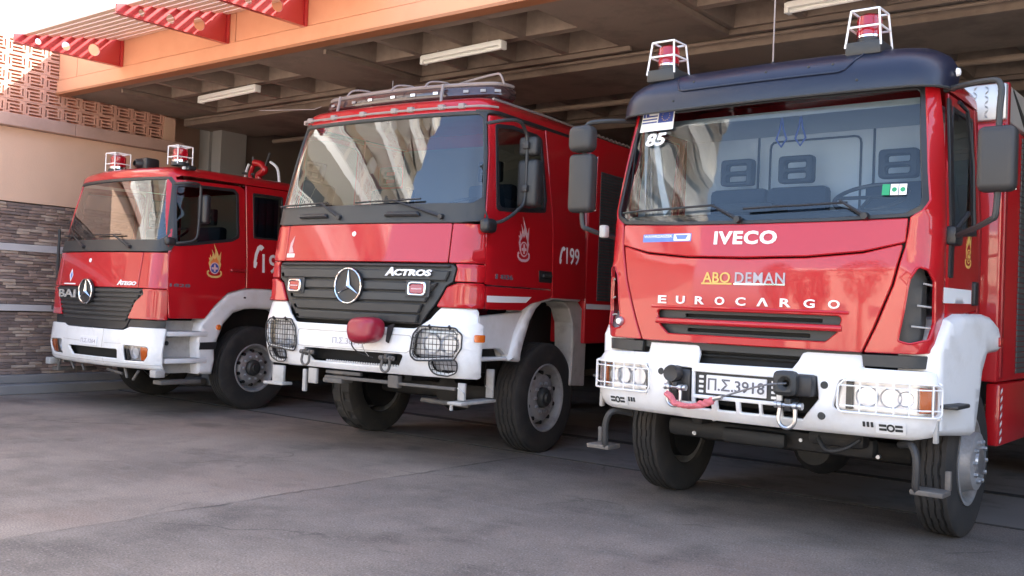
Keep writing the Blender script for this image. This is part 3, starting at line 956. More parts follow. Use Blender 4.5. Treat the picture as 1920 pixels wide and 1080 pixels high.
def emblem(tr, surf, c, z, h, mono=None, off=.001):
    """fire service crest: flames over a disc with a scroll below, c is a chart coordinate"""
    S = h / 1.0
    def P(pts): return [(c + x * S, z + y * S) for x, y in pts]
    fl = [(-.18, -.1), (-.24, .12), (-.20, .22), (-.25, .30), (-.17, .28), (-.19, .42), (-.12, .30), (-.08, .45), (-.12, .60), (-.02, .44), (.0, .36), (.03, .52), (-.03, .80), (.12, .50), (.16, .36), (.22, .46), (.26, .54), (.24, .32), (.22, .18), (.26, .10), (.20, -.1)]
    base = panel('crest_flames', surf, P(fl), mono or M['gold'], tr, off=off, thick=.0015, bev=0, step=.3, smooth=0)
    fl2 = [(-.15, -.05), (-.17, .16), (-.10, .22), (-.05, .30), (.0, .24), (.06, .34), (.10, .26), (.16, .18), (.15, -.05)]
    panel('crest_fill', surf, P(fl2), M['red'] if mono else M['orange_print'], base, off=off + .0016, thick=.0008, bev=0, step=.3, smooth=0)
    panel('crest_disc', surf, [(c + .19 * S * math.cos(a * PI / 12), z + (-.05 + .20 * math.sin(a * PI / 12)) * S) for a in range(24)], mono or M['pink'], base, off=off + .0026, thick=.0008, bev=0, step=.3, smooth=0)
    panel('crest_disc', surf, [(c + .155 * S * math.cos(a * PI / 12), z + (-.05 + .165 * math.sin(a * PI / 12)) * S) for a in range(24)], M['red'] if mono else M['bluep'], base, off=off + .0036, thick=.0008, bev=0, step=.3, smooth=0)
    cr = [(-.03, -.17), (.03, -.17), (.04, -.09), (.12, -.09), (.12, -.02), (.04, -.02), (.03, .08), (-.03, .08), (-.04, -.02), (-.12, -.02), (-.12, -.09), (-.04, -.09)]
    panel('crest_cross', surf, P(cr), mono or M['pink'], base, off=off + .0046, thick=.0008, bev=0, step=.3, smooth=0)
    sc = [(-.24, -.12), (-.30, -.16), (-.30, -.26), (-.22, -.34), (-.1, -.38), (.1, -.38), (.22, -.34), (.30, -.26), (.30, -.16), (.24, -.12), (.20, -.16), (.25, -.20), (.22, -.27), (.1, -.31), (-.1, -.31), (-.22, -.27), (-.25, -.20), (-.20, -.16)]
    panel('crest_scroll', surf, P(sc), mono or M['gold'], base, off=off, thick=.0015, bev=0, step=.3, smooth=0)

def phone199(tr, surf, c0, c1, z0, z1, txt, cphone, material, zt=None):
    p = cphone
    hs = [(0, 0), (.18, -.04), (.30, .10), (.34, .22), (.24, .26), (.36, .55), (.58, .80), (.70, .74), (.98, .90), (.80, 1.0), (.60, 1.02), (.36, .92), (.12, .60), (.0, .25)]
    (a, b_, za, zb) = p
    panel('handset_print', surf, [(a + x * (b_ - a), za + y * (zb - za)) for x, y in hs], material, tr, off=.001, thick=.0015, bev=0, step=.3, smooth=0)
    text('number_print', txt, surf, c0, c1, z0, z1, material, tr, off=.001, thick=.0015, bold=.01)

def tube_obj(name, pts, r, material, parent, n=8, **kw):
    b = MB(); b.tube(pts, r, n); return b.build(name, material, parent, **kw)

def bez(pts, n=6):
    """smooth a polyline by Catmull-Rom"""
    P = [Vector(p) for p in pts]; out = []
    for i in range(len(P) - 1):
        p0 = P[max(i - 1, 0)]; p1 = P[i]; p2 = P[i + 1]; p3 = P[min(i + 2, len(P) - 1)]
        for k in range(n):
            t = k / n
            out.append(.5 * ((2 * p1) + (-p0 + p2) * t + (2 * p0 - 5 * p1 + 4 * p2 - p3) * t * t + (-p0 + 3 * p1 - 3 * p2 + p3) * t ** 3))
    out.append(P[-1]); return out

def seat(tr, x, y, zseat, w=.42, back=.62, head=True):
    z0 = zseat
    s = MB().rbox(x - w / 2, x + w / 2, y - .45, y, z0 - .12, z0, .04).rbox(x - w / 2, x + w / 2, y - .05, y + .07, z0 + .01, z0 + back, .04).build('seat', M['seat'], tr)
    if head:
        F_ = Flat((x, y - .04, 0), (1, 0, 0), (0, 0, 1))
        zc = z0 + back
        panel('headrest', F_, rrect(-.125, .125, zc + .02, zc + .21, .03), M['interior_dk'], s,
              holes=[rrect(-.075, .075, zc + .05, zc + .095, .015), rrect(-.075, .075, zc + .125, zc + .17, .015)], off=-.03, thick=.06, bev=.01, step=.1)
    return s

def steering(tr, c, r, tilt):
    b = MB(); ct, s_ = math.cos(tilt), math.sin(tilt)
    b.tube([(c[0] + r * math.cos(a * PI / 16), c[1] + r * math.sin(a * PI / 16) * ct, c[2] + r * math.sin(a * PI / 16) * s_) for a in range(32)], .014, 8, True)
    for a in (0, PI, -PI / 2): b.tube([c, (c[0] + r * math.cos(a), c[1] + r * math.sin(a) * ct, c[2] + r * math.sin(a) * s_)], .013, 6)
    b.build('steering_wheel', M['black'], tr)

def beacon_round(tr, x, y, z, r, h):
    """round red beacon in a white wire cage"""
    b = MB(); b.lathe([(z, r * 1.05), (z + h * .16, r * 1.05), (z + h * .18, r * .9), (z + h * .2, 0)], 'z', c=(x, y, 0), n=24)
    base = b.build('beacon_base', M['black'], tr)
    b = MB(); b.lathe([(z + h * .2, r * .95), (z + h * .3, r * .95), (z + h * .3, 0)], 'z', c=(x, y, 0), n=24); b.build('beacon_ring', M['chrome'], base)
    b = MB(); b.lathe([(z + h * .3, r * .86), (z + h * .36, r * .9), (z + h * .58, r * .87), (z + h * .6, r * .9), (z + h * .85, r * .86), (z + h * .92, r * .7), (z + h * .94, 0)], 'z', c=(x, y, 0), n=24); b.build('beacon_dome', M['beacon_red'], base)
    b = MB(); q = r * 1.12
    for i in range(4):
        a = PI / 4 + i * PI / 2
        px, py = x + q * 1.25 * math.cos(a), y + q * 1.25 * math.sin(a)
        b.tube([(px, py, z + .01), (px, py, z + h * 1.03)], .007, 6)
    for hz in (.45, 1.03):
        P = [(x + q * 1.25 * math.cos(PI / 4 + i * PI / 2), y + q * 1.25 * math.sin(PI / 4 + i * PI / 2), z + h * hz) for i in range(4)]
        for i in range(4): b.tube([P[i], P[(i + 1) % 4]], .006, 6)
    b.tube([P[0], P[2]], .005, 6); b.tube([P[1], P[3]], .005, 6)
    b.build('beacon_cage', M['wtext'], base)

def wiper(tr, surf, pts_blade, pivot, elbow, off=.035):
    b = MB(); wire(surf, pts_blade, off, .008, b); 
    p = [surf.point(pivot[0], pivot[1], off * .6), surf.point(elbow[0], elbow[1], off + .02)]
    o = b.build('wiper', M['black'], tr)
    b = MB(); b.tube(p, [.014, .008], 6); b.lathe([(p[0].y - .02, 0), (p[0].y - .018, .02), (p[0].y + .02, .024)], 'y', c=(p[0].x, 0, p[0].z), n=12)
    b.build('wiper_arm', M['black'], o)

def roof_shell(name, surf, z0, y1, H, ins, material, parent, n=5, crown=.02):
    base = surf.ring(z0, y1)
    W = max(abs(p.x) for p in base); y0 = min(p.y for p in base)
    V = []; Fc = []; L = len(base)
    for k in range(n + 1):
        t = k / n * PI / 2
        i_ = ins * (1 - math.cos(t)); zz = z0 + H * math.sin(t)
        for p in base:
            V.append((p.x * (W - i_) / W, y1 - (y1 - p.y) * (y1 - y0 - i_) / (y1 - y0), zz))
    for k in range(n):
        for j in range(L - 1): Fc.append((k * L + j, k * L + j + 1, (k + 1) * L + j + 1, (k + 1) * L + j))
    top = n * L
    # cap: strips across
    half = L // 2
    for j in range(half):
        a, b_, c_, d_ = top + j, top + j + 1, top + L - 2 - j, top + L - 1 - j
        if b_ == c_ or b_ > c_: break
        Fc.append((a, b_, c_, d_))
    for k in range(n): Fc.append((k * L, (k + 1) * L, (k + 1) * L + L - 1, k * L + L - 1))
    m_ = MB(); m_.v = V; m_.f = Fc
    return m_.build(name, material, parent, smooth=50)

def shackle(tr, x, y, z, s=1.0, material=None):
    material = material or M['silver']
    b = MB()
    pts = [(x - .04 * s, y, z)] + [(x + .045 * s * math.cos(PI + a * PI / 10), y - .01, z - .07 * s + .045 * s * math.sin(PI + a * PI / 10)) for a in range(11)] + [(x + .04 * s, y, z)]
    b.tube(pts, .011 * s, 8)
    o = b.build('shackle', material, tr)
    b = MB(); b.tube([(x - .068 * s, y, z), (x + .075 * s, y, z)], .011 * s, 8)
    for q in (-.062, .07): b.tube([(x + (q - .008) * s, y, z), (x + (q + .008) * s, y, z)], .019 * s, 10)
    b.tube([(x - .05 * s, y, z), (x - .03 * s, y, z)], .021 * s, 10); b.tube([(x + .03 * s, y, z), (x + .05 * s, y, z)], .021 * s, 10)
    b.build('shackle_pin', material, o)
    MB().rbox(x - .018 * s, x + .018 * s, y - .01, y + .12, z - .03 * s, z + .035 * s, .006).build('towing_eye', M['black'], o)

def sideflat(w, sg): 
    return Flat((sg * w, 0, 0), (0, sg, 0), (0, 0, 1))
def sp(pts, sg): return [(sg * y, z) for y, z in pts]

def cut_panel(*a, **k): return panel(*a, **k)

# ================================================================== TRUCK C: right-hand truck
tc = empty('fire_truck', (1.4028, 6.0579, 0), -.681, label='red fire truck with white bumper winch and dark blue sun visor, nearest on the right', cat='fire truck', group='fire trucks parked in the garage bays')
SC = Surf([(1.10, 1.095, .030, .13, .10), (1.40, 1.10, .028, .13, .10), (1.65, 1.10, .035, .13, .10), (1.93, 1.10, .074, .13, .085),
           (2.00, 1.095, .092, .13, .07), (2.18, 1.085, .129, .13, .065), (2.35, 1.075, .169, .13, .06), (2.54, 1.062, .212, .13, .06), (2.72, 1.05, .256, .13, .06)], 1.22, .50)
SI = Surf([(1.10, 1.10, .055, .13, .10), (1.93, 1.075, .087, .13, .10), (2.00, 1.07, .095, .13, .10), (2.72, 1.025, .25, .13, .10)], 1.22, .50)
red, wht = M['red'], M['white']
# lower bonnet with the air slot
bo = [(-.735, 1.146), (.735, 1.146), (.80, 1.30), (.885, 1.54), (.915, 1.68), (.935, 1.778), (.72, 1.722), (.40, 1.692), (0, 1.684), (-.40, 1.692), (-.72, 1.722), (-.935, 1.778), (-.915, 1.68), (-.885, 1.54), (-.80, 1.30)]
slot = fillet([(-.53, 1.198), (.53, 1.198), (.595, 1.255), (.625, 1.352), (-.625, 1.352), (-.595, 1.255)], .03)
bon = panel('bonnet', SC, fillet(bo, .015), red, tc, holes=[slot], off=-.02, thick=.02, bev=.006, step=.06)
panel('slot_insert', SC, inset(slot, -.02), M['dkgrey'], bon, holes=[rrect(-.42, .50, 1.308, 1.330, .006), rrect(-.40, .43, 1.215, 1.238, .006)], off=-.055, thick=.012, bev=.002)
panel('slot_cavity', SC, inset(slot, -.01), M['void'], bon, off=-.09, thick=.01, bev=0)
b = MB(); wire(SC, [(-.622, 1.279), (.622, 1.279)], -.006, .020, b, n=10); b.build('slot_bar', red, bon)
b = MB(); wire(SC, [(-.66, 1.372), (.66, 1.372)], -.004, .012, b, n=8); b.build('slot_brow', red, bon)
# upper bonnet flap
ub = [(.945, 1.785), (.952, 1.925), (.62, 1.912), (.3, 1.906), (0, 1.904), (-.3, 1.906), (-.62, 1.912), (-.952, 1.925), (-.945, 1.785), (-.72, 1.732), (-.4, 1.702), (0, 1.694), (.4, 1.702), (.72, 1.732)]
ubp = panel('bonnet_flap', SC, fillet(ub, .012), red, tc, off=-.02, thick=.021, bev=.006, step=.06)
# corner panels with slatted vents and windscreen pillars
for sg in (1, -1):
    def m(l): return [(sg * x, z) for x, z in l]
    yb = .40
    cs = lambda z: SC.side(yb, 1, z)
    co = m([(.745, 1.148), (1.0, 1.15), (1.10, 1.165), (cs(1.20), 1.20), (cs(1.6), 1.6), (cs(2.1), 2.1), (cs(2.71), 2.71), (.985, 2.715), (.998, 2.5), (1.015, 2.2), (1.028, 2.03), (1.005, 1.975), (.962, 1.93), (.955, 1.84), (.945, 1.76), (.925, 1.68), (.895, 1.54), (.81, 1.30)])
    ve = m([(1.00, 1.650), (1.035, 1.63), (1.065, 1.57), (1.07, 1.33), (1.045, 1.235), (.98, 1.207), (.925, 1.222), (.955, 1.40), (.975, 1.576)])
    cp = panel('corner_panel', SC, fillet(co, .012), red, tc, holes=[fillet(ve, .02)], off=-.02, thick=.0205, bev=.006, step=.05)
    panel('vent_cavity', SC, inset(ve, -.015 if sg * area(ve) else -.015), M['dkgrey'], cp, off=-.075, thick=.01, bev=0)
    for vz, va in ((1.545, .985), (1.42, .965), (1.30, .945)):
        b = MB(); wire(SC, m([(va + .04, vz + .008), (1.062, vz)]), -.02, .006, b); b.build('vent_slat', M['offwhite'], cp)
    b = MB()
    rim = fillet(ve, .02)
    wire(SC, rim, -.002, .007, b, closed=True, n=6); b.build('vent_rim', red, cp)
# seam darkness behind panels
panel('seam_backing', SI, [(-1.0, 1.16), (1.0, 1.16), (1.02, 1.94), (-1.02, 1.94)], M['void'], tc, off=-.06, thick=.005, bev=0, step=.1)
# windscreen
wsO = fillet([(-1.022, 1.975), (-.95, 1.935), (-.5, 1.915), (0, 1.910), (.5, 1.915), (.95, 1.935), (1.022, 1.975), (1.028, 2.04), (1.0, 2.45), (.985, 2.735), (-.985, 2.735), (-1.0, 2.45), (-1.028, 2.04)], .02)
ws = panel('windscreen', SC, wsO, M['glass_near'], tc, off=-.018, thick=.002, bev=0, step=.08)
wsI = fillet([(-.995, 1.995), (-.93, 1.955), (-.5, 1.935), (0, 1.930), (.5, 1.935), (.93, 1.955), (.995, 1.995), (1.0, 2.05), (.968, 2.45), (.955, 2.70), (-.955, 2.70), (-.968, 2.45), (-1.0, 2.05)], .04)
panel('windscreen_seal', SC, inset(wsO, -.004), M['black'], ws, holes=[wsI], off=-.015, thick=.010, bev=.003, step=.08)
# side: doors
for sg in (1, -1):
    def sd(l): return [(SC.side(y, sg, z), z) for y, z in l]
    do = sd([(.42, 1.36), (1.10, 1.42), (1.12, 1.6), (1.10, 2.70), (.52, 2.70), (.42, 2.2)])
    wi = sd([(.52, 1.86), (1.02, 1.90), (1.03, 2.62), (.60, 2.62), (.53, 2.3)])
    d = panel('door', SC, do, red, tc, holes=[fillet(wi, .03)], off=-.02, thick=.02, bev=.005, step=.08)
    g = panel('door_window', SC, inset(wi, -.01), M['glass_side'], d, off=-.012, thick=.002, bev=0, step=.15)
    panel('window_seal', SC, inset(wi, -.015), M['black'], g, holes=[inset(wi, .012)], off=-.005, thick=.009, bev=.002, step=.1)
    panel('door_stripe', SC, sd([(.36, 1.45), (.95, 1.46), (.95, 1.545), (.36, 1.54)]), M['wtext'], d, off=.001, thick=.002, bev=0)
    panel('door_handle', SC, rrect(min(SC.side(.97, sg), SC.side(1.06, sg)), max(SC.side(.97, sg), SC.side(1.06, sg)), 1.45, 1.60, .015), M['black'], d, off=.0, thick=.02, bev=.006)
    lp = sd([(.42, 1.17), (.60, 1.17), (1.02, 1.30), (1.10, 1.41), (.42, 1.352)])
    panel('lower_sill', SC, lp, red, tc, off=-.02, thick=.019, bev=.004, step=.08)
    panel('pillar', SC, sd([(1.12, 1.36), (1.18, 1.36), (1.18, 2.71), (1.11, 2.71)]), M['red_dark'], tc, off=-.02, thick=.019, bev=.003, step=.1)
    panel('step_badge', SC, sd([(.36, 1.20), (.62, 1.22), (.80, 1.30), (.40, 1.27)]), M['offwhite'], tc, off=.002, thick=.012, bev=.003, step=.1)
    # black vertical trim with handle on the door edge
    panel('pillar_trim', SC, fillet(sd([(.43, 1.60), (.50, 1.60), (.52, 2.66), (.46, 2.66)]), .01), M['black'], d, off=.001, thick=.014, bev=.003, step=.1)
    b = MB(); b.tube([SC.point(SC.side(.62, sg), 2.66, .03), SC.point(SC.side(.72, sg), 2.62, .05), SC.point(SC.side(.80, sg), 2.3, .05), SC.point(SC.side(.84, sg), 1.92, .03)], .013, 6)
    b.build('rain_channel', M['black'], d)
roof = roof_shell('roof', SC, 2.715, 1.18, .17, .16, red, tc)
MB().box(-1.03, 1.03, 1.15, 1.19, 1.2, 2.72).build('cab_back', M['red_dark'], tc, smooth=0)
# interior
MB().box(-1.02, 1.02, 1.115, 1.145, 1.3, 2.70).build('cab_lining', M['interior'], tc, smooth=0)
MB().box(-.95, .95, .46, 1.11, 2.64, 2.68).build('headliner', M['interior'], tc, smooth=0)
for sx in (-.42, 0.42):
    MB().box(sx - .006, sx + .006, 1.10, 1.114, 1.5, 2.65).build('lining_seam', M['interior_dk'], tc, smooth=0)
Fb = Flat((0, 1.11, 0), (1, 0, 0), (0, 0, 1))
b = MB(); fr = rrect(-.33, .33, 2.0, 2.60, .05)
b.tube([Fb.point(x, z, .0) for x, z in fr], .008, 6, True); b.build('hatch_frame', M['interior_dk'], tc)
dash = MB().rbox(-.98, .98, .19, .50, 1.70, 1.99, .05).rbox(-.30, .10, .22, .48, 1.99, 2.06, .03).build('dashboard', M['interior_dk'], tc)
for sx in (-.47, -.03, .66): seat(tc, sx, .92, 1.62, w=.44)
steering(tc, (.60, .55, 2.10), .22, R(28))
cur = MB()
cur.v = []; NN = 14
for i in range(NN):
    for j in range(8):
        t = j / 7
        cur.v.append((-.93 + .012 * math.sin(i * 1.7) + .02 * t, .34 + i * .012 + .02 * math.sin(i * 2.1 + t * 2), 2.62 - .62 * t))
for i in range(NN - 1):
    for j in range(7): cur.f.append((i * 8 + j, (i + 1) * 8 + j, (i + 1) * 8 + j + 1, i * 8 + j + 1))
cur.build('side_curtain', M['curtain'], tc)
cur = MB()
Fq = Flat((0, .42, 0), (1, 0, 0), (0, 0, 1))
panel('folded_cloth', Fq, [(-.90, 2.56), (-.86, 2.60), (-.80, 2.25), (-.74, 2.06), (-.79, 2.0), (-.84, 2.2)], M['curtain'], tc, off=0, thick=.015, bev=.004)
for (x, z) in ((.02, 2.66), (.15, 2.66)):
    tube_obj('hanging_loop', [(x, .5, z), (x + .012, .5, z - .09), (x + .035, .5, z - .16), (x, .5, z - .21), (x - .035, .5, z - .16), (x - .012, .5, z - .09), (x, .5, z)], .007, M['bluep'], tc, 6)
# stickers on the windscreen
stk = panel('windscreen_sticker', SC, [(-.935, 2.585), (-.655, 2.585), (-.66, 2.735), (-.93, 2.735)], M['wtext'], ws, off=.001, thick=.001, bev=0)
b = MB()
for i in range(4): panel('', SC, [(-.925, 2.645 + i * .022), (-.80, 2.645 + i * .022), (-.80, 2.655 + i * .022), (-.925, 2.655 + i * .022)], None, None, off=.0025, thick=.0006, bev=0, mb=b)
panel('', SC, [(-.925, 2.69), (-.875, 2.69), (-.875, 2.733), (-.925, 2.733)], None, None, off=.0025, thick=.0007, bev=0, mb=b)
panel('', SC, [(-.79, 2.64), (-.668, 2.64), (-.668, 2.73), (-.79, 2.73)], None, None, off=.0025, thick=.0006, bev=0, mb=b)
b.build('sticker_flags', M['bluep'], ws, smooth=0)
b = MB()
for i in range(12):
    a = i * PI / 6
    panel('', SC, circ(-.729 + .032 * math.cos(a), 2.685 + .032 * math.sin(a), .004, n=5), None, None, off=.0035, thick=.0005, bev=0, mb=b)
b.build('sticker_stars', M['ytext'], ws, smooth=0)
b = MB()
panel('', SC, [(-.925, 2.709), (-.875, 2.709), (-.875, 2.715), (-.925, 2.715)], None, None, off=.0035, thick=.0006, bev=0, mb=b)
panel('', SC, [(-.903, 2.69), (-.897, 2.69), (-.897, 2.733), (-.903, 2.733)], None, None, off=.0035, thick=.0006, bev=0, mb=b)
b.build('sticker_cross', M['wtext'], ws, smooth=0)
text('windscreen_number', '85', SC, -.865, -.70, 2.475, 2.565, M['wtext'], ws, off=.001, thick=.004, bold=.03, shear=.15)
for i, mm in enumerate((M['greenlab'], M['wtext'], M['wtext'])):
    x0 = .80 + i * .046
    panel('inspection_sticker', SC, [(x0, 2.06), (x0 + .042, 2.06), (x0 + .042, 2.125), (x0, 2.125)], mm, ws, off=.001, thick=.001, bev=0)
    if i: panel('inspection_print', SC, circ(x0 + .021, 2.092, .014, n=12), M['greenlab'], ws, off=.0025, thick=.0006, bev=0)
wiper(tc, SC, [(-.94, 2.00), (-.225, 2.022)], (-.055, 1.93), (-.235, 2.02))
wiper(tc, SC, [(-.02, 1.99), (.62, 2.012)], (.72, 1.935), (.58, 2.02))
# lettering
text('lettering', 'IVECO', SC, -.212, .208, 1.775, 1.86, M['wtext'], ubp, off=.001, thick=.006, bold=.035, spacing=1.12)
for i, ch in enumerate('EUROCARGO'):
    cx = -.575 + i * .1437
    if ch == 'A':
        panel('letter', SC, [(cx - .036, 1.393), (cx - .020, 1.393), (cx, 1.430), (cx + .020, 1.393), (cx + .036, 1.393), (cx + .008, 1.444), (cx - .008, 1.444)], M['wtext'], bon, off=.001, thick=.006, bev=0)
    else:
        text('letter', ch, SC, cx - .033, cx + .033, 1.393, 1.444, M['wtext'], bon, off=.001, thick=.006, bold=.02)
text('lettering', 'ABO', SC, -.272, -.078, 1.532, 1.60, M['ytext'], bon, off=.001, thick=.005, bold=.012)
text('lettering', 'DEMAN', SC, -.045, .278, 1.532, 1.60, M['grtext'], bon, off=.001, thick=.005, bold=.012, spacing=1.12)
panel('lettering_base', SC, [(-.28, 1.522), (-.065, 1.522), (-.065, 1.532), (-.28, 1.532)], M['ytext'], bon, off=.001, thick=.006, bev=0)
panel('lettering_base', SC, [(-.05, 1.522), (.28, 1.522), (.28, 1.532), (-.05, 1.532)], M['chrome'], bon, off=.001, thick=.006, bev=0)
bl = panel('blue_label', SC, rrect(-.772, -.385, 1.800, 1.853, .006), M['bluelab'], ubp, off=.001, thick=.001, bev=0)
panel('label_box', SC, rrect(-.52, -.392, 1.805, 1.850, .008), M['wtext'], bl, off=.0025, thick=.0006, bev=0)
panel('label_mark', SC, [(-.505, 1.843), (-.41, 1.843), (-.425, 1.815), (-.49, 1.815)], M['bluelab'], bl, off=.0035, thick=.0006, bev=0)
text('label_print', 'WAWRZASZEK', SC, -.765, -.53, 1.828, 1.847, M['wtext'], bl, off=.003, thick=.0008, bold=.02)
# sun visor
SV = Surf([(2.68, 1.10, .165, .20, .035), (2.76, 1.11, .165, .22, .035), (2.82, 1.11, .182, .23, .035), (2.88, 1.10, .222, .24, .035), (2.935, 1.08, .285, .26, .035), (2.985, 1.04, .38, .28, .035)], 1.3, .68)
vo = fillet([(-1.16, 2.69), (-1.0, 2.70), (1.0, 2.70), (1.16, 2.69), (1.19, 2.80), (1.10, 2.90), (.98, 2.965), (.6, 2.982), (-.6, 2.982), (-.98, 2.965), (-1.10, 2.90), (-1.19, 2.80)], .03)
vis = panel('sun_visor', SV, vo, M['visor'], tc, off=-.01, thick=.012, bev=.004, step=.05)
b = MB(); wire(SV, [(-.66, 2.945), (-.59, 2.835), (-.55, 2.822), (.50, 2.822), (.54, 2.835), (.61, 2.945)], .004, .006, b); b.build('visor_rib', M['visor'], vis)
b = MB(); wire(SV, [(-1.14, 2.697), (1.14, 2.697)], .0, .009, b); b.build('visor_lip', M['dkgrey'], vis)
for vx in (-.5, .02, .45, -.62, .62, .3):
    p = SV.point(vx, 2.885 if abs(vx) < .6 else 2.76, .003); b = MB(); b.lathe([(p.y - .005, 0), (p.y, .008), (p.y + .008, .009)], 'y', c=(p.x, 0, p.z), n=8); b.build('visor_screw', M['dkgrey'], vis)
for sg in (-1, 1):
    p = SV.point(sg * 1.13, 2.80, .006)
    b = MB(); b.lathe([(0, .026), (.018, .02), (.024, 0)], 'x', c=(p.x, p.y, p.z), n=14); o = b.build('marker_lamp', M['wtext'], vis)
# visor brackets + beacons in white cages
for bx in (-.80, .61):
    z0 = 2.965; y0 = .34
    base = MB().rbox(bx - .12, bx + .10, y0 - .02, y0 + .20, z0 - .02, z0 + .065, .012).build('beacon_bracket', M['dkgrey'], tc)
    b = MB(); b.lathe([(z0 + .065, .07), (z0 + .10, .07), (z0 + .105, 0)], 'z', c=(bx - .01, y0 + .09, 0), n=24); b.build('beacon_base', M['black'], base)
    b = MB(); b.lathe([(z0 + .101, .074), (z0 + .115, .074)], 'z', c=(bx - .01, y0 + .09, 0), n=24); b.build('beacon_ring', M['chrome'], base)
    b = MB(); b.lathe([(z0 + .115, .076), (z0 + .17, .074), (z0 + .175, .078), (z0 + .23, .072), (z0 + .245, .055), (z0 + .248, 0)], 'z', c=(bx - .01, y0 + .09, 0), n=24); b.build('beacon_dome', M['beacon_red'], base)
    b = MB()
    T = []; Bt = []
    for dx, dy in ((-.085, -.085), (.085, -.085), (.085, .085), (-.085, .085)):
        Bt.append((bx - .01 + dx * 1.28, y0 + .09 + dy * 1.25, z0 + .03)); T.append((bx - .01 + dx, y0 + .09 + dy, z0 + .262))
    for i in range(4):
        mid = tuple(Bt[i][k] * .45 + T[i][k] * .55 for k in range(3)); nx_ = tuple(Bt[(i + 1) % 4][k] * .45 + T[(i + 1) % 4][k] * .55 for k in range(3))
        b.tube([Bt[i], T[i]], .0068, 6); b.tube([T[i], T[(i + 1) % 4]], .0068, 6); b.tube([mid, nx_], .0068, 6)
    b.build('beacon_cage', M['wtext'], base)
tube_obj('antenna', [(-.022, .42, 2.93), (-.022, .43, 4.2)], .005, M['rail'], tc, 6)
tube_obj('antenna_base', [(-.022, .42, 2.88), (-.022, .42, 3.0)], .011, M['dkgrey'], tc, 8)
# mirrors
for sg in (1, -1):
    cx = 1.415 if sg > 0 else -1.31
    zc = 2.23; hz = .178 if sg > 0 else .21
    arm = bez([(sg * 1.06, .42, 2.70), (cx - sg * .10, .22, 2.68), (cx, .16, 2.64), (cx, .15, 2.45), (cx, .15, 1.98), (cx - sg * .05, .19, 1.90), (sg * 1.13, .44, 1.84)], 5)
    am = tube_obj('mirror_arm', arm, .017, M['dkgrey'], tc)
    b = MB(); b.rbox(cx - .098, cx + .098, .08, .20, zc - hz, zc + hz, .04, 4); mh = b.build('mirror', M['grey'], am, smooth=50)
    MB().rbox(cx - .085, cx + .085, .197, .206, zc - hz + .015, zc + hz - .015, .004).build('mirror_glass', M['chrome'], mh)
    if sg < 0:
        b = MB(); b.rbox(cx - .10, cx + .095, .06, .20, 2.45, 2.64, .05, 4); b.build('small_mirror', M['grey'], am, smooth=50)
    MB().rbox(sg * 1.10 - .05, sg * 1.10 + .05, .40, .56, 1.79, 1.90, .02).build('mirror_foot', M['black'], am)
    if sg > 0: tube_obj('mirror_stay', [(1.13, .46, 1.88), (1.16, .60, 1.99)], .016, M['black'], am)
emblem(tc, SC, SC.side(.86), 1.76, .22, mono=M['ytext'])
# side indicator on the left corner + horn lamp
MB().rbox(-1.155, -1.10, .14, .20, 1.84, 1.93, .015).build('side_indicator', M['offwhite'], tc)
b = MB(); p = SC.point(-.935, 1.262, .0); b.lathe([(p.y - .03, 0), (p.y - .028, .02), (p.y - .01, .032), (p.y + .02, .034)], 'y', c=(p.x, 0, p.z), n=16); b.build('socket_cap', M['silver'], tc)

# bumper
SB = Surf([(.65, 1.10, .075, .13, .10), (.70, 1.13, .025, .13, .10), (.78, 1.145, .0, .13, .10), (.99, 1.145, .0, .13, .10), (1.045, 1.135, .02, .13, .10), (1.07, 1.10, .055, .13, .10), (1.15, 1.09, .075, .13, .10)], 1.20, .40)
ce = lambda z: SB.side(.24, 1, z)
bu = [(-ce(.70), .70), (-1.08, .68), (-1.0, .658), (1.0, .658), (1.08, .68), (ce(.70), .70), (ce(1.055), 1.055), (1.1, 1.06), (.745, 1.063), (.738, 1.128), (.70, 1.142), (.43, 1.142), (.385, 1.125), (.35, 1.03), (-.275, 1.022), (-.30, 1.128), (-.34, 1.142), (-.685, 1.142), (-.69, 1.068), (-1.1, 1.06), (-ce(1.055), 1.055)]
hlr = fillet([(.595, .81), (1.10, .805), (1.10, .978), (.63, .985)], .03)
hll = mirror(fillet([(.635, .81), (1.10, .805), (1.10, .978), (.655, .985)], .03))
plr = rrect(-.292, .262, .822, .965, .006)
wch = [(.30, .73), (.42, .73), (.515, .86), (.50, .995), (.28, .995), (.30, .84)]
hk = [(-.49, .775), (-.312, .765), (-.315, .985), (-.46, .99), (-.49, .94)]
slots = [rrect(a, a + w, .732, .798, .008) for a, w in ((-.285, .115), (-.125, .125), (.031, .12), (.172, .115))]
bum = panel('bumper', SB, fillet(bu, .012), wht, tc, holes=[hlr, hll, plr, wch, hk] + slots, off=-.02, thick=.02, bev=.006, step=.05)
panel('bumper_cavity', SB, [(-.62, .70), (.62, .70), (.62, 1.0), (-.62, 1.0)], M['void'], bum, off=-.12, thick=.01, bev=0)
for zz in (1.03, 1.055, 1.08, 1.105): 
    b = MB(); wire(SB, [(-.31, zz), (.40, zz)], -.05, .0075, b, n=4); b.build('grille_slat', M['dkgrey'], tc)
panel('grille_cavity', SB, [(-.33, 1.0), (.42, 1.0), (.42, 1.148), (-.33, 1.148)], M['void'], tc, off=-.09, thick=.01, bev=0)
for sg in (1, -1): panel('corner_filler', SC, [(sg * x, z) for x, z in ((.745, 1.068), (1.16, 1.068), (1.17, 1.143), (.735, 1.137))][::1], M['dkgrey'], tc, off=-.03, thick=.018, bev=.003)
panel('grille_frame', SC, [(-.73, 1.10), (.73, 1.10), (.73, 1.143), (-.73, 1.143)], M['dkgrey'], tc, off=-.05, thick=.01, bev=0)
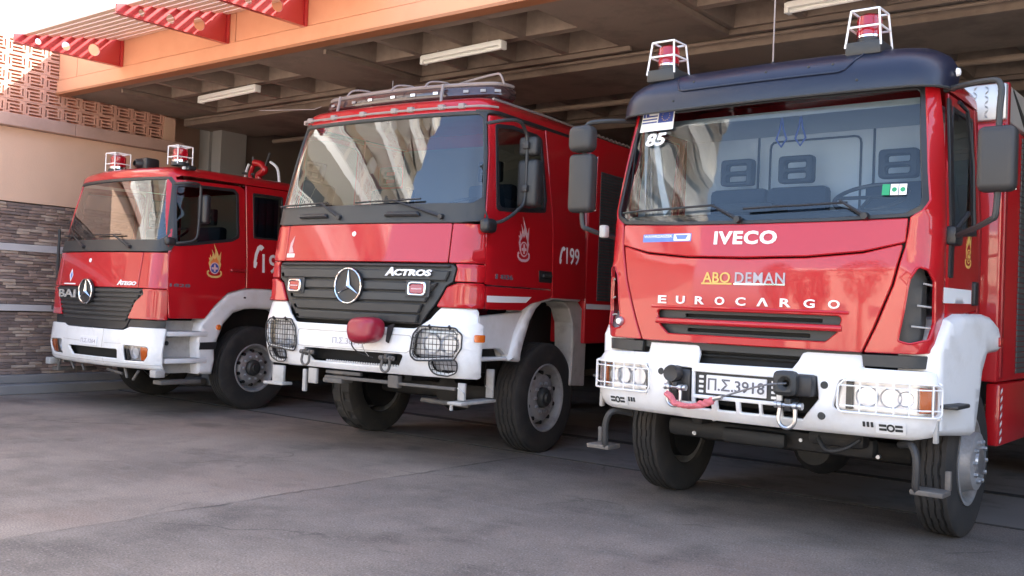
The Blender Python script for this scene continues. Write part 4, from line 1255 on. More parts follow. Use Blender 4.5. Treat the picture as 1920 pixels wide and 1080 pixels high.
def lamp_bowl(par, surf, c, z, r, off=-.03, orange=False, n=20):
    p = surf.point(c, z, off)
    nrm = (surf.point(c, z, off + .01) - p).normalized()
    b = MB(); b.lathe([(0, r), (.006, r * .98), (.05, r * .45), (.055, r * .28), (.035, r * .26), (.03, 0)], 'y', n=n)
    o = b.build('lamp_reflector', M['orange_lens'] if orange else M['reflector'], par)
    o.location = p; o.rotation_euler = (-nrm).to_track_quat('Y', 'Z').to_euler()
    return o
for sg in (1, -1):
    def m(l): return [(sg * x, z) for x, z in l]
    hh = hlr if sg > 0 else hll
    hd = panel('headlamp', SB, inset(hh, -.004), M['reflector'], bum, off=-.07, thick=.004, bev=0, step=.05)
    for c_, r_ in ((.775, .064), (.905, .060), (.985, .045)): lamp_bowl(hd, SB, sg * c_, .893, r_, -.05)
    panel('indicator', SB, m([(1.045, .82), (1.095, .82), (1.095, .96), (1.045, .965)]), M['orange_lens'], hd, off=-.055, thick=.02, bev=.004)
    panel('lamp_divider', SB, m([(.66, .815), (.70, .815), (.70, .975), (.66, .975)]), M['black'], hd, off=-.06, thick=.02, bev=.003)
    panel('lamp_cover', SB, inset(hh, .003), M['lampglass'], hd, off=-.008, thick=.002, bev=0, step=.08)
    b = MB()
    cg = [(.64, .802), (1.10, .80), (1.10, .985), (.66, .985), (.63, .95), (.625, .84)]
    wire(SB, m(fillet(cg, .03)), .022, .0058, b, closed=True)
    wire(SB, m([(.64, .84), (1.10, .84)]), .022, .0048, b); wire(SB, m([(.64, .955), (1.10, .955)]), .022, .0048, b)
    for vx in (.75, .84, .93, 1.01, 1.07): wire(SB, m([(vx, .803), (vx, .985)]), .024, .0048, b)
    for vx, vz in ((.66, .805), (.66, .985), (1.1, .80), (1.1, .985)): b.tube([SB.point(sg * vx, vz, .022), SB.point(sg * vx, vz + (.012 if vz > .9 else -.012), -.005)], .006, 6)
    b.build('lamp_guard', M['wtext'], bum)
    # marks low on the bumper
    panel('guard_mark', SB, m(rrect(.83, .99, .695, .757, .006)), wht, bum, off=.001, thick=.004, bev=.001)
    for q in range(3): panel('vent_mark', SB, m(rrect(.762 + q * .022, .776 + q * .022, .725, .755, .003)), M['dkgrey'], bum, off=.001, thick=.002, bev=0)
    for q in ((.85, .712), (.85, .735), (.935, .712), (.935, .735)): panel('mark_bar', SB, m(rrect(q[0], q[0] + .04, q[1], q[1] + .014, .003)), M['dkgrey'], bum, off=.0055, thick=.001, bev=0)
    panel('mark_ring', SB, m(circ(.912, .73, .022)), M['dkgrey'], bum, holes=[m(circ(.912, .73, .012))], off=.0055, thick=.002, bev=0)
for c_, z_ in ((-.547, .948), (.545, .945), (.532, .765)):
    p = SB.point(c_, z_, 0); b = MB(); b.lathe([(p.y - .004, 0), (p.y - .004, .021), (p.y + .004, .024)], 'y', c=(p.x, 0, p.z), n=20); b.build('bumper_plug', M['dkgrey'], bum)
# number plate with carved holder
pb = panel('plate_holder', SB, inset(plr, .004), M['dkgrey'], bum, off=-.03, thick=.008, bev=0)
pl = panel('number_plate', SB, rrect(-.212, .196, .835, .95, .006), M['plate'], bum, off=-.02, thick=.008, bev=.002)
text('plate_number', 'Π.Σ.3918', SB, -.198, .182, .855, .93, M['dktext'], pl, off=-.011, thick=.002, bold=.012)
for s0 in (-.285, .205):
    for q in range(4):
        panel('holder_slot', SB, rrect(s0 + .018, s0 + .05, .835 + q * .031, .851 + q * .031, .004), wht, pb, off=-.021, thick=.003, bev=0)
# winch: hook side, fairlead, cable and sling
b = MB(); b.rbox(-.48, -.32, .01, .12, .77, .98, .02); b.build('winch_housing', M['black'], bum)
b = MB(); b.lathe([(-.07, .0), (-.07, .028), (-.075, .050), (-.055, .056), (0, .045), (.06, .062), (.09, .06)], 'y', c=(-.42, 0, .945), n=24); b.build('winch_nozzle', M['grey'], bum)
wn = MB().rbox(.29, .50, -.05, .10, .87, 1.0, .02).build('winch', M['black'], bum)
wnF = Flat((0, -.05, 0), (1, 0, 0), (0, 0, 1))
ro = rrect(.285, .425, .872, 1.018, .04)
panel('fairlead_block', wnF, ro, M['dkgrey'], wn, holes=[circ(.365, .945, .022)], off=0, thick=.07, bev=.022, step=.03)
panel('fairlead_cavity', wnF, circ(.365, .945, .03), M['void'], wn, off=.001, thick=.002, bev=0)
MB().rbox(.255, .29, -.03, .04, .895, .99, .01).build('winch_flange', M['black'], wn)
cpts = bez([(.365, -.09, .945), (.26, -.135, .93), (.1, -.12, .88), (-.06, -.10, .822)], 6)
tube_obj('winch_cable', cpts, .0055, M['cable'], wn)
tube_obj('cable_ferrule', [(-.04, -.102, .828), (-.10, -.095, .812)], .013, M['silver'], wn, 8)
rs = random.Random(3)
for k in range(3):
    pts = []
    for i in range(12):
        t = i / 11
        pts.append((-.10 - .34 * t, -.085 + .012 * math.sin(i * 1.3 + k * 2), .805 - .055 * math.sin(t * PI * .9) + .012 * math.sin(i * 1.9 + k * 2.1) * (1.3 if t < .35 else .5) + (.03 if t > .9 else 0)))
    tube_obj('sling', bez(pts, 3), .014, M['strap'], wn, 7)
shackle(tc, -.40, -.045, .86, 1.05)
shackle(tc, .365, -.06, .815, 1.15)
# fenders
for sg in (1, -1):
    FS = sideflat(1.17, sg)
    FT = Flat((sg * 1.102, 0, 0), (.138, sg, 0), (0, 0, 1))
    fe = [(.22, .697), (.745, .666), (.77, .75), (.795, .85), (.835, 1.04), (.90, 1.15), (1.03, 1.165), (1.11, 1.17), (1.115, 1.25), (1.06, 1.335), (.97, 1.38), (.84, 1.397), (.54, 1.39), (.36, 1.355), (.21, 1.175)]
    fp = panel('fender', FT, sp(fillet(fe, .03), sg), wht, tc, off=-.24, thick=.24, bev=.03, step=.07, smooth=50)
    panel('wheel_housing', FS, sp([(.60, .70), (1.45, .70), (1.45, 1.30), (.60, 1.30)], sg), M['chassis'], tc, off=-.34, thick=.02, bev=0, step=.3)
    b = MB(); b.rbox(*sorted((sg * 1.11, sg * 1.135)), .20, .24, .655, .80, .006); b.build('fender_bracket', M['offwhite'], fp)
    b = MB(); b.rbox(*sorted((sg * 1.13, sg * 1.23)), .24, .50, .850, .875, .01); b.build('step_lip', M['dkgrey'], fp)
    panel('marker_lamp', FT, sp(rrect(1.04, 1.09, 1.20, 1.26, .008), sg), M['red_lens'], fp, off=.001, thick=.012, bev=.003)
# wheels
for sg in (1, -1): wheel(tc, sg, 1.05, .478, .875, 1.105, 'rib' if sg < 0 else 'hub', .27, M['rubber'])
for sg in (1, -1): wheel(tc, sg, 4.4, .478, .875, 1.105, 'rib', .27, M['rubber'])
# folding steps under the bumper
for sg in (1, -1):
    x = sg * 1.03
    pth = bez([(x - sg * .12, .28, .62), (x - sg * .03, .18, .635), (x + sg * .01, .15, .56), (x + sg * .01, .15, .42), (x + sg * .01, .17, .37)], 5)
    s_ = tube_obj('folding_step', pth, .022, M['grey'], tc)
    a, b_ = sorted((x - sg * .02, x + sg * .16))
    MB().rbox(a, b_, .14, .30, .365, .395, .006).build('step_plate', M['chassis_grey'], s_)
    MB().rbox(b_ - .03 if sg > 0 else a, b_ if sg > 0 else a + .03, .28, .31, .39, .50, .004).build('step_stay', M['chassis_grey'], s_)
# chassis
ch = MB().rbox(-.70, .72, .40, .52, .49, .62, .04).build('front_crossmember', M['chassis'], tc)
MB().rbox(-.24, .20, .30, .37, .50, .60, .03).build('sump_guard', M['chassis'], ch)
MB().rbox(.35, .70, .28, .40, .56, .65, .03).build('steering_box', M['chassis'], ch)
MB().rbox(-.80, .80, .98, 1.12, .40, .55, .05).build('front_axle', M['chassis'], tc)
b = MB(); b.lathe([(-.18, .0), (-.16, .12), (-.05, .19), (.05, .19), (.16, .12), (.18, 0)], 'y', c=(.15, 1.05, .46), n=20); b.build('differential', M['chassis'], tc)
for sg in (1, -1): MB().rbox(*sorted((sg * .38, sg * .46)), .30, 6.4, .60, .86, .01).build('chassis_rail', M['chassis'], tc)
rs = random.Random(8)
for i in range(8): 
    x = rs.uniform(-.6, .75); z = rs.uniform(.48, .66); b = MB(); b.lathe([(0, 0), (.0, .012), (.03, .012)], 'y', c=(x, .385, z), n=8); b.build('chassis_bolt', M['silver'], ch)
tube_obj('air_hose', bez([(.45, .2, .62), (.52, .17, .55), (.62, .2, .57), (.7, .22, .63)]), .014, M['chassis'], tc)
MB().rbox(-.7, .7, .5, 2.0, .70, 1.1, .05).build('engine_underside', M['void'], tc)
# body behind the cab
MB().rbox(-1.13, 1.13, 1.55, 6.6, .95, 2.70, .02).build('body', red, tc)
MB().rbox(-1.10, 1.135, 1.56, 6.6, 2.72, 2.97, .015).build('body_top_box', M['tread'], tc)
tp_ = MB()
Ft = Flat((0, 1.56, 0), (1, 0, 0), (0, 0, 1))
k = 0
for i in range(30):
    for j in range(7):
        x = -1.06 + i * .074; z = 2.745 + j * .033
        a = (PI / 4 if (i + j) % 2 else -PI / 4); dx, dz = math.cos(a) * .02, math.sin(a) * .02; nx, nz = -math.sin(a) * .006, math.cos(a) * .006
        tp_.add([(x - dx, 1.559, z - dz), (x + nx, 1.554, z + nz), (x + dx, 1.559, z + dz), (x - nx, 1.554, z - nz)], [(0, 1, 2, 3)])
tp_.build('tread_pattern', M['silver'], tc, smooth=0, kind='stuff')
MB().rbox(-1.12, 1.142, 1.60, 1.66, .98, 2.98, .01).build('body_post', M['red_dark'], tc)
for sg in (1, -1):
    b = MB()
    for i in range(44): b.rbox(*sorted((sg * 1.132, sg * 1.142)), 2.05, 3.6, 1.0 + i * .038, 1.034 + i * .038, .003, 1)
    b.build('roller_shutter', M['rshutter'], tc, kind='stuff')
    MB().rbox(*sorted((sg * 1.05, sg * 1.14)), 1.6, 3.2, .52, .94, .015).build('locker', red, tc)
    for i in range(7):
        FSs = sideflat(1.142, sg)
        panel('warning_stripe', FSs, sp([(1.61, .54 + i * .055), (1.66, .56 + i * .055), (1.66, .585 + i * .055), (1.61, .565 + i * .055)], sg), M['wtext'], tc, off=.001, thick=.001, bev=0)
tube_obj('body_stay', [(1.12, 1.75, 2.95), (1.16, 2.6, 2.5)], .02, M['dkgrey'], tc)

# ================================================================== TRUCK B: middle truck
tb = empty('fire_truck', (-1.3482, 8.4348, 0), -.5751, label='red fire truck with long roof light bar and round star badge, in the middle', cat='fire truck', group='fire trucks parked in the garage bays')
SD = Surf([(1.28, 1.20, -.03, .13, .10), (1.65, 1.19, -.01, .13, .10), (1.99, 1.18, .045, .14, .085), (2.15, 1.17, .090, .14, .065), (2.28, 1.157, .1165, .14, .065), (2.42, 1.143, .147, .14, .065), (2.55, 1.13, .1775, .14, .065), (2.68, 1.117, .2095, .14, .065), (2.82, 1.103, .2465, .14, .065), (2.95, 1.09, .285, .14, .065)], 1.30, .52)
hood = panel('bonnet', SD, rrect(-.925, .925, 1.668, 1.995, .012), red, tb, off=-.02, thick=.02, bev=.005, step=.06)
SDI = Surf([(r0, w - .03, f + .03, rr, bw_) for r0, w, f, rr, bw_ in SD.rows], 1.30, .52)
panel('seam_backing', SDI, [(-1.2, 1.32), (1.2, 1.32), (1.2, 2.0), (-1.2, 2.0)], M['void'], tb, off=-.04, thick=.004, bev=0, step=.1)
for sg in (1, -1):
    def m(l): return [(sg * x, z) for x, z in l]
    c1 = lambda z: SD.side(.24, 1, z)
    up_ = m([(.935, 1.668), (c1(1.668), 1.668), (c1(2.10), 2.10), (1.19, 2.015), (1.10, 1.990), (.935, 1.995)])
    cu = panel('corner_panel', SD, fillet(up_, .012), red, tb, off=-.02, thick=.02, bev=.005, step=.05)
    md = m([(1.0, 1.66), (1.02, 1.62), (1.0, 1.515), (c1(1.515), 1.515), (c1(1.66), 1.66)])
    panel('corner_panel', SD, fillet(md, .008), red, tb, off=-.02, thick=.02, bev=.005, step=.05)
    lo = m([(.85, 1.302), (c1(1.302), 1.302), (c1(1.507), 1.507), (1.03, 1.503), (.94, 1.468), (.90, 1.39)])
    panel('corner_flap', SD, fillet(lo, .02), red, tb, off=-.02, thick=.025, bev=.008, step=.05)
    # windscreen pillar beside black frame
# black windscreen surround
q2 = lambda z: SD.side(.245, 1, z)
fo = fillet([(-q2(2.12), 2.12), (-1.17, 2.02), (-1.0, 1.998), (1.0, 1.998), (1.17, 2.02), (q2(2.12), 2.12), (SD.side(.33, 1, 2.6), 2.6), (SD.side(.385, 1, 2.93), 2.93), (1.16, 2.965), (-1.16, 2.965), (-SD.side(.385, 1, 2.93), 2.93), (-SD.side(.33, 1, 2.6), 2.6)], .03)
gi = fillet([(-1.09, 2.165), (1.06, 2.165), (1.11, 2.22), (1.085, 2.6), (1.05, 2.90), (1.0, 2.935), (-1.0, 2.935), (-1.05, 2.90), (-1.085, 2.6), (-1.12, 2.22)], .03)
wf = panel('windscreen_frame', SD, fo, M['dkgrey'], tb, holes=[gi], off=-.02, thick=.024, bev=.005, step=.05)
gl = panel('windscreen', SD, inset(gi, -.008), M['glass'], tb, off=-.012, thick=.002, bev=0, step=.05, smooth=60)
hd_ = panel('roof_header', SD, fillet([(-1.16, 2.955), (1.16, 2.955), (1.20, 2.985), (-1.20, 2.985)], .0), red, tb, off=-.02, thick=.016, bev=.003, step=.06)
for c_ in (-.60, .43):
    panel('frame_grip', SD, fillet([(c_ - .19, 2.05), (c_ + .19, 2.05), (c_ + .16, 2.088), (c_ - .16, 2.088)], .015), M['black'], wf, off=.002, thick=.035, bev=.012, step=.05)
wiper(tb, SD, [(-1.08, 2.17), (-.44, 2.185)], (-.27, 2.05), (-.50, 2.175), off=.03)
wiper(tb, SD, [(-.10, 2.175), (.60, 2.195)], (.82, 2.045), (.32, 2.185), off=.03)
# doors and sides
for sg in (1, -1):
    def sd(l): return [(SD.side(y, sg, z), z) for y, z in l]
    do = sd([(.25, 1.50), (.25, 2.12), (.34, 2.6), (.39, 2.93), (1.24, 2.93), (1.30, 2.15), (1.30, 1.50)])
    wi = sd([(.42, 2.14), (1.17, 2.20), (1.20, 2.30), (1.17, 2.84), (1.10, 2.86), (.70, 2.87), (.45, 2.84)])
    d = panel('door', SD, fillet(do, .02), red, tb, holes=[fillet(wi, .04)], off=-.02, thick=.02, bev=.005, step=.07)
    g = panel('door_window', SD, inset(wi, -.015), M['glass_side'], d, off=-.012, thick=.002, bev=0, step=.12)
    panel('window_seal', SD, fillet(inset(wi, -.02), .04), M['black'], g, holes=[fillet(inset(wi, .014), .04)], off=-.007, thick=.010, bev=.002, step=.06)
    panel('door_lower', SD, fillet(sd([(.25, 1.30), (.80, 1.30), (.95, 1.36), (1.30, 1.42), (1.30, 1.49), (.25, 1.49)]), .01), red, tb, off=-.02, thick=.02, bev=.005, step=.07)
    panel('white_stripe', SD, sd([(.26, 1.358), (.86, 1.368), (.95, 1.42), (.26, 1.412)]), M['wtext'], d, off=.001, thick=.002, bev=0)
    rp_ = sd([(1.31, 1.42), (1.93, 1.42), (1.93, 2.98), (1.25, 2.98), (1.31, 2.15)])
    panel('rear_cab_panel', SD, fillet(rp_, .01), red, tb, off=-.02, thick=.02, bev=.005, step=.08)
    hc = sd([(1.07, 1.555), (1.29, 1.555), (1.29, 1.66), (1.07, 1.66)])
    panel('handle_recess', SD, fillet(hc, .01), M['black'], d, off=.001, thick=.004, bev=.001)
    panel('door_handle', SD, fillet(sd([(1.12, 1.60), (1.27, 1.60), (1.27, 1.63), (1.12, 1.63)]), .006), M['dkgrey'], d, off=.005, thick=.02, bev=.005)
    panel('roof_rail', SD, sd([(.26, 2.945), (1.93, 2.945), (1.93, 2.975), (.22, 2.975)]), M['black'], tb, off=-.015, thick=.02, bev=.003, step=.08)
rfB = roof_shell('roof', SD, 2.975, 1.95, .13, .14, red, tb)
MB().box(-1.10, 1.10, 1.93, 1.96, 1.35, 2.98).build('cab_back', M['red_dark'], tb, smooth=0)
MB().box(-1.08, 1.08, 1.89, 1.925, 1.35, 2.96).build('cab_lining', M['interior_br'], tb, smooth=0)
MB().rbox(-1.07, 1.07, .22, .62, 1.75, 2.10, .05).build('dashboard', M['interior_dk'], tb)
for sx in (-.6, .6): seat(tb, sx, 1.15, 1.75, w=.5, back=.70)
steering(tb, (.6, .66, 2.18), .22, R(30))
text('model_number', '1836', SD, SD.side(.38, 1, 1.57), SD.side(.64), 1.555, 1.595, M['dktext'], tb, off=.001, thick=.004, bold=.02)
emblem(tb, SD, SD.side(.81), 1.845, .33, mono=M['pink'])
phone199(tb, SD, SD.side(1.555), SD.side(1.80), 1.745, 1.90, '199', (SD.side(1.43), SD.side(1.54), 1.745, 1.90), M['wtext'])
p = SD.point(-.065, 1.905, 0); b = MB(); b.lathe([(p.y - .008, 0), (p.y - .006, .02), (p.y + .004, .024)], 'y', c=(p.x, 0, p.z), n=16); b.build('bonnet_badge', M['wtext'], hood)
panel('white_decal', SD, [(-.91, 1.70), (-.80, 1.70), (-.80, 1.735), (-.91, 1.735)], M['wtext'], hood, off=.001, thick=.001, bev=0)
panel('flame_decal', SD, [(-.89, 1.74), (-.82, 1.745), (-.85, 1.80), (-.83, 1.90), (-.88, 1.83)], M['pink'], hood, off=.001, thick=.001, bev=0)
# grille
gr = [(-.70, 1.15), (.70, 1.15), (.765, 1.235), (.83, 1.31), (.885, 1.40), (.925, 1.475), (.985, 1.512), (1.005, 1.63), (.97, 1.655), (-.97, 1.655), (-1.005, 1.63), (-.985, 1.512), (-.925, 1.475), (-.885, 1.40), (-.83, 1.31), (-.765, 1.235)]
SG = Surf([(1.10, 1.20, -.01, .13, .10), (1.30, 1.20, -.035, .13, .10), (1.65, 1.19, -.01, .13, .10)], 1.30, .52)
hs = [fillet([(-.90, 1.588), (-.20, 1.588), (-.20, 1.614), (-.93, 1.614)], .005), fillet([(.12, 1.588), (.90, 1.588), (.93, 1.614), (.12, 1.614)], .005)]
hs = []
gp = panel('grille', SG, fillet(gr, .012), M['dkgrey'], tb, holes=hs, off=-.03, thick=.02, bev=.005, step=.06)
for z0, z1, w0, w1 in ((1.625, 1.648, .95, .96), (1.515, 1.60, .93, .96), (1.425, 1.500, .80, .86), (1.335, 1.412, .76, .80), (1.245, 1.322, .70, .74), (1.165, 1.235, .68, .70)):
    panel('grille_slat', SG, fillet([(-w0, z0), (w0, z0), (w1, z1), (-w1, z1)], .006), M['dkgrey'], gp, off=-.01 + (1.6 - z0) * .03, thick=.028, bev=.010, step=.08)
star(tb, SG, -.018, 1.45, .148, off=.045)
text('lettering', 'A', SG, .365, .455, 1.545, 1.618, M['wtext'], gp, off=.035, thick=.012, bold=.035, shear=.25)
text('lettering', 'CTROS', SG, .455, .815, 1.548, 1.602, M['wtext'], gp, off=.035, thick=.012, bold=.045, shear=.2)
for sg in (1, -1):
    c_ = sg * .69
    bx_ = panel('lamp_bracket', SG, rrect(c_ - .115, c_ + .115, 1.375, 1.515, .01), M['grey'], gp, off=.03, thick=.006, bev=.002)
    panel('lamp_bezel', SG, rrect(c_ - .085, c_ + .085, 1.385, 1.50, .03), M['chrome'], bx_, holes=[rrect(c_ - .068, c_ + .068, 1.402, 1.483, .025)], off=.037, thick=.022, bev=.006, step=.05)
    panel('lamp_lens', SG, rrect(c_ - .066, c_ + .066, 1.403, 1.482, .025), M['red_lens'], bx_, off=.037, thick=.016, bev=.006, step=.04)
    panel('lamp_bar', SG, rrect(c_ - .05, c_ + .05, 1.436, 1.446, .003), M['pink'], bx_, off=.054, thick=.003, bev=.001)
panel('engine_cavity', SG, [(-.85, 1.0), (.85, 1.0), (.95, 1.45), (-.95, 1.45)], M['void'], tb, off=-.10, thick=.01, bev=0)
# bumper
SE = Surf([(.715, 1.195, .03, .14, .10), (.76, 1.215, .0, .14, .10), (.90, 1.22, -.045, .14, .10), (1.12, 1.22, -.045, .14, .10), (1.22, 1.205, -.02, .14, .10), (1.30, 1.19, -.01, .14, .10)], 1.27, .40)
ce = lambda z: SE.side(.23, 1, z)
buB = [(-ce(.735), .735), (-1.15, .722), (1.15, .722), (ce(.735), .735), (ce(1.16), 1.16), (ce(1.19) - .03, 1.19), (1.15, 1.27), (1.14, 1.30), (.885, 1.30), (.84, 1.255), (.80, 1.205), (.70, 1.130), (.66, 1.118), (-.66, 1.118), (-.70, 1.130), (-.80, 1.205), (-.84, 1.255), (-.885, 1.30), (-1.14, 1.30), (-1.15, 1.27), (-ce(1.19) + .03, 1.19), (-ce(1.16), 1.16)]
lampA = [(.735, 1.130), (1.055, 1.125), (1.085, 1.09), (1.083, .975), (1.055, .893), (.69, .873), (.655, .915), (.68, 1.07)]
lampB = [(.815, .868), (1.072, .882), (1.05, .785), (.965, .762), (.835, .770)]
opn = [(-.585, .898), (.57, .898), (.495, .785), (-.47, .785)]
hB = []
for sg in (1, -1):
    for l in (lampA, lampB): hB.append(fillet([(sg * x, z) for x, z in l], .06, 5))
bB = panel('bumper', SE, fillet(buB, .02), wht, tb, holes=hB + [fillet(opn, .02)], off=-.02, thick=.02, bev=.008, step=.05)
panel('bumper_recess', SE, [(-.64, .76), (.64, .76), (.64, .93), (-.64, .93)], M['void'], bB, off=-.10, thick=.01, bev=0)
b = MB()
for i in range(30):
    x = -.30 + i * .027
    panel('', SE, [(x, .785), (x + .013, .785), (x + .013, .803), (x, .803)], None, None, off=-.015, thick=.012, bev=0, mb=b)
b.build('toothed_edge', wht, bB, smooth=0, kind='stuff')
b = MB(); wire(SE, fillet([(-.66, .915), (.60, .915), (.66, .95), (.64, 1.06), (-.64, 1.06)], .03), .0005, .0035, b, closed=True); b.build('bumper_crease', M['offwhite'], bB)
plB = panel('number_plate', SE, rrect(-.205, .15, .932, 1.035, .005), M['plate'], bB, off=.001, thick=.008, bev=.002)
text('plate_number', 'Π.Σ.3834', SE, -.19, .125, .955, 1.008, M['grtext'], plB, off=.0095, thick=.0015, bold=.01)
for sg in (1, -1):
    def m(l): return [(sg * x, z) for x, z in l]
    la = fillet(m(lampA), .06, 5); lb = fillet(m(lampB), .06, 5)
    hd1 = panel('headlamp', SE, inset(la, -.006), M['reflector'], bB, off=-.07, thick=.004, bev=0, step=.05)
    lamp_bowl(hd1, SE, sg * .81, 1.0, .085, -.045); lamp_bowl(hd1, SE, sg * .97, 1.0, .080, -.045)
    panel('lamp_cover', SE, inset(la, .004), M['lampglass'], hd1, off=-.008, thick=.002, bev=0, step=.08)
    hd2 = panel('fog_lamp', SE, inset(lb, -.006), M['reflector'], bB, off=-.06, thick=.004, bev=0, step=.05)
    lamp_bowl(hd2, SE, sg * .95, .825, .048, -.04)
    panel('lamp_cover', SE, inset(lb, .004), M['lampglass'], hd2, off=-.008, thick=.002, bev=0, step=.08)
    b = MB()
    wire(SE, inset(la, -.010), .016, .0068, b, closed=True); wire(SE, inset(la, .014), .016, .0035, b, closed=True)
    wire(SE, inset(lb, -.008), .016, .006, b, closed=True)
    for l in (la, lb):
        xs_ = [q[0] for q in l]; x = min(xs_) + .02
        while x < max(xs_) - .01:
            # clip the vertical wire to the lamp outline
            zz = []
            for i in range(len(l)):
                (ax, az), (bx2, bz) = l[i - 1], l[i]
                if (ax > x) != (bx2 > x): zz.append(az + (x - ax) * (bz - az) / (bx2 - ax))
            if len(zz) >= 2: wire(SE, [(x, min(zz)), (x, max(zz))], .019, .0030, b, n=4)
            x += .036
        zs_ = [q[1] for q in l]; z = min(zs_) + .035
        while z < max(zs_) - .01:
            zz = []
            for i in range(len(l)):
                (ax, az), (bx2, bz) = l[i - 1], l[i]
                if (az > z) != (bz > z): zz.append(ax + (z - az) * (bx2 - ax) / (bz - az))
            if len(zz) >= 2: wire(SE, [(min(zz), z), (max(zz), z)], .016, .0030, b, n=4)
            z += .045
    for hx_ in (.82, 1.0): b.tube([SE.point(sg * hx_, 1.13, .0), SE.point(sg * hx_, 1.145, .03)], .012, 6)
    b.build('lamp_guard', M['black'], bB)
    panel('side_marker', SE, m(rrect(SE.side(.12, 1, 1.06), SE.side(.215, 1, 1.06), 1.03, 1.09, .008)), M['orange_lens'], bB, off=.001, thick=.01, bev=.003)
    shackle(tb, sg * .455 - .005, -.085, .865, 1.0, M['chassis_grey'])
# red vinyl winch cover with its cord
q = MB(); NU, NV = 28, 16
def spw(v, e): return math.copysign(abs(v) ** e, v)
rc = random.Random(4)
for i in range(NV + 1):
    ph = -PI / 2 + PI * i / NV
    for j in range(NU):
        th_ = 2 * PI * j / NU
        x = spw(math.cos(ph), .55) * spw(math.cos(th_), .6); y = spw(math.cos(ph), .55) * spw(math.sin(th_), .6); z = spw(math.sin(ph), .6)
        k = 1 + .025 * math.sin(3 * th_ + 2 * z) + .02 * math.sin(5 * z + 2 * th_)
        q.v.append((.268 + .148 * x * k, -.15 + .12 * y * k, 1.095 + .098 * z * k - (.02 * (1 - x * x) if z < -.3 else 0) + .012 * x))
for i in range(NV):
    for j in range(NU): q.f.append((i * NU + j, i * NU + (j + 1) % NU, (i + 1) * NU + (j + 1) % NU, (i + 1) * NU + j))
wc = q.build('winch_cover', M['redcloth'], tb, smooth=60)
tube_obj('cover_cord', bez([(.17, -.20, 1.00), (.165, -.19, .95), (.19, -.14, .90), (.30, -.08, .86)]), .006, M['black'], wc, 6)
tube_obj('cover_cord', bez([(.28, -.2, 1.0), (.285, -.18, .93), (.29, -.12, .87)]), .003, M['offwhite'], wc, 5)
MB().add([(.42, -.05, 1.13), (.49, -.05, 1.15), (.44, -.055, .985), (.41, -.055, 1.0)], [(0, 1, 2, 3)]).add([(.42, -.04, 1.13), (.49, -.04, 1.15), (.44, -.045, .985), (.41, -.045, 1.0)], [(0, 3, 2, 1)]).build('cover_flap', M['black'], wc, smooth=0)
# fenders
for sg in (1, -1):
    FS = sideflat(1.17, sg)
    ar = [(.69, .865), (.862, .85), (.875, .93), (.915, 1.03), (.995, 1.20), (1.09, 1.31), (1.20, 1.375), (1.43, 1.412), (1.90, 1.40), (1.90, 1.50), (1.87, 1.52), (1.35, 1.512), (1.12, 1.445), (.97, 1.34), (.85, 1.18), (.76, 1.02)]
    fp = panel('fender', FS, sp(fillet(ar, .015), sg), M['white'], tb, off=-.22, thick=.22, bev=.02, step=.06, smooth=50)
    pn = [(.26, 1.24), (.26, .97), (.60, .97), (.72, .90), (.80, 1.12), (.93, 1.29)]
    panel('fender_front', FS, sp(pn, sg), M['white'], tb, off=-.10, thick=.06, bev=.01, step=.07)
    panel('step_tread', FS, sp([(.24, .87), (.70, .87), (.66, .90), (.24, .905)], sg), M['white'], tb, off=-.16, thick=.14, bev=.01, step=.1)
    panel('step_recess', FS, sp([(.24, .90), (.66, .90), (.62, .97), (.24, .97)], sg), M['void'], tb, off=-.15, thick=.02, bev=0)
    fl = [(1.92, 1.40), (2.0, 1.34), (2.06, 1.25), (2.10, 1.0), (2.10, .585), (1.82, .60), (1.84, 1.0), (1.82, 1.2), (1.74, 1.33), (1.6, 1.395)]
    panel('mud_flap', FS, sp(fillet(fl, .02), sg), M['offwhite'], tb, off=-.24, thick=.20, bev=.01, step=.1)
    panel('wheel_housing', FS, sp([(.9, .60), (2.1, .60), (2.1, 1.38), (.9, 1.38)], sg), M['chassis'], tb, off=-.40, thick=.02, bev=0, step=.3)
    if sg < 0: continue
    # folding metal step frames beside the wheel
    x = sg * 1.33 if False else sg * 1.06
    f_ = MB()
    for yy in (.06, .46):
        xx = sg * 1.12
        f_.rbox(xx - .035, xx + .035, yy, yy + .025, .56, .70 if yy < .1 else .80, .005)
        f_.tube([(xx - .03, yy - .005, .66), (xx + .03, yy - .005, .62)], .008, 6)
    f_.rbox(*sorted((sg * 1.03, sg * 1.17)), .0, .50, .525, .55, .006)
    f_.build('boarding_step', M['offwhite'], tb)
    tube_obj('step_stop', [(sg * 1.06, .02, .53), (sg * 1.06, .02, .48)], .014, M['offwhite'], tb)
b = MB().rbox(-.96, -.82, 0, .03, .56, .715, .006).rbox(-1.04, -.80, -.03, .10, .54, .565, .006); b.build('boarding_step', M['offwhite'], tb)
b = MB().rbox(-.55, -.45, .04, .07, .58, .715, .006).rbox(-.62, -.58, .04, .07, .50, .70, .006); b.build('bumper_stay', M['offwhite'], tb)
b = MB().rbox(-.37, .40, .06, .10, .635, .665, .006).rbox(-.35, .05, .05, .09, .68, .71, .006).rbox(.37, .48, .04, .10, .61, .715, .006).rbox(.48, 1.06, .05, .085, .635, .66, .006).rbox(-.38, -.16, .05, .2, .60, .64, .006); b.build('underrun_bar', M['chassis_grey'], tb)
tube_obj('tie_rod', [(.5, .35, .50), (1.0, .35, .49)], .02, M['chassis_grey'], tb)
MB().rbox(-.80, .80, 1.32, 1.50, .42, .58, .05).build('front_axle', M['chassis'], tb)
b = MB(); b.lathe([(-.2, .0), (-.17, .13), (-.05, .2), (.05, .2), (.17, .13), (.2, 0)], 'y', c=(.1, 1.42, .5), n=20); b.build('differential', M['chassis'], tb)
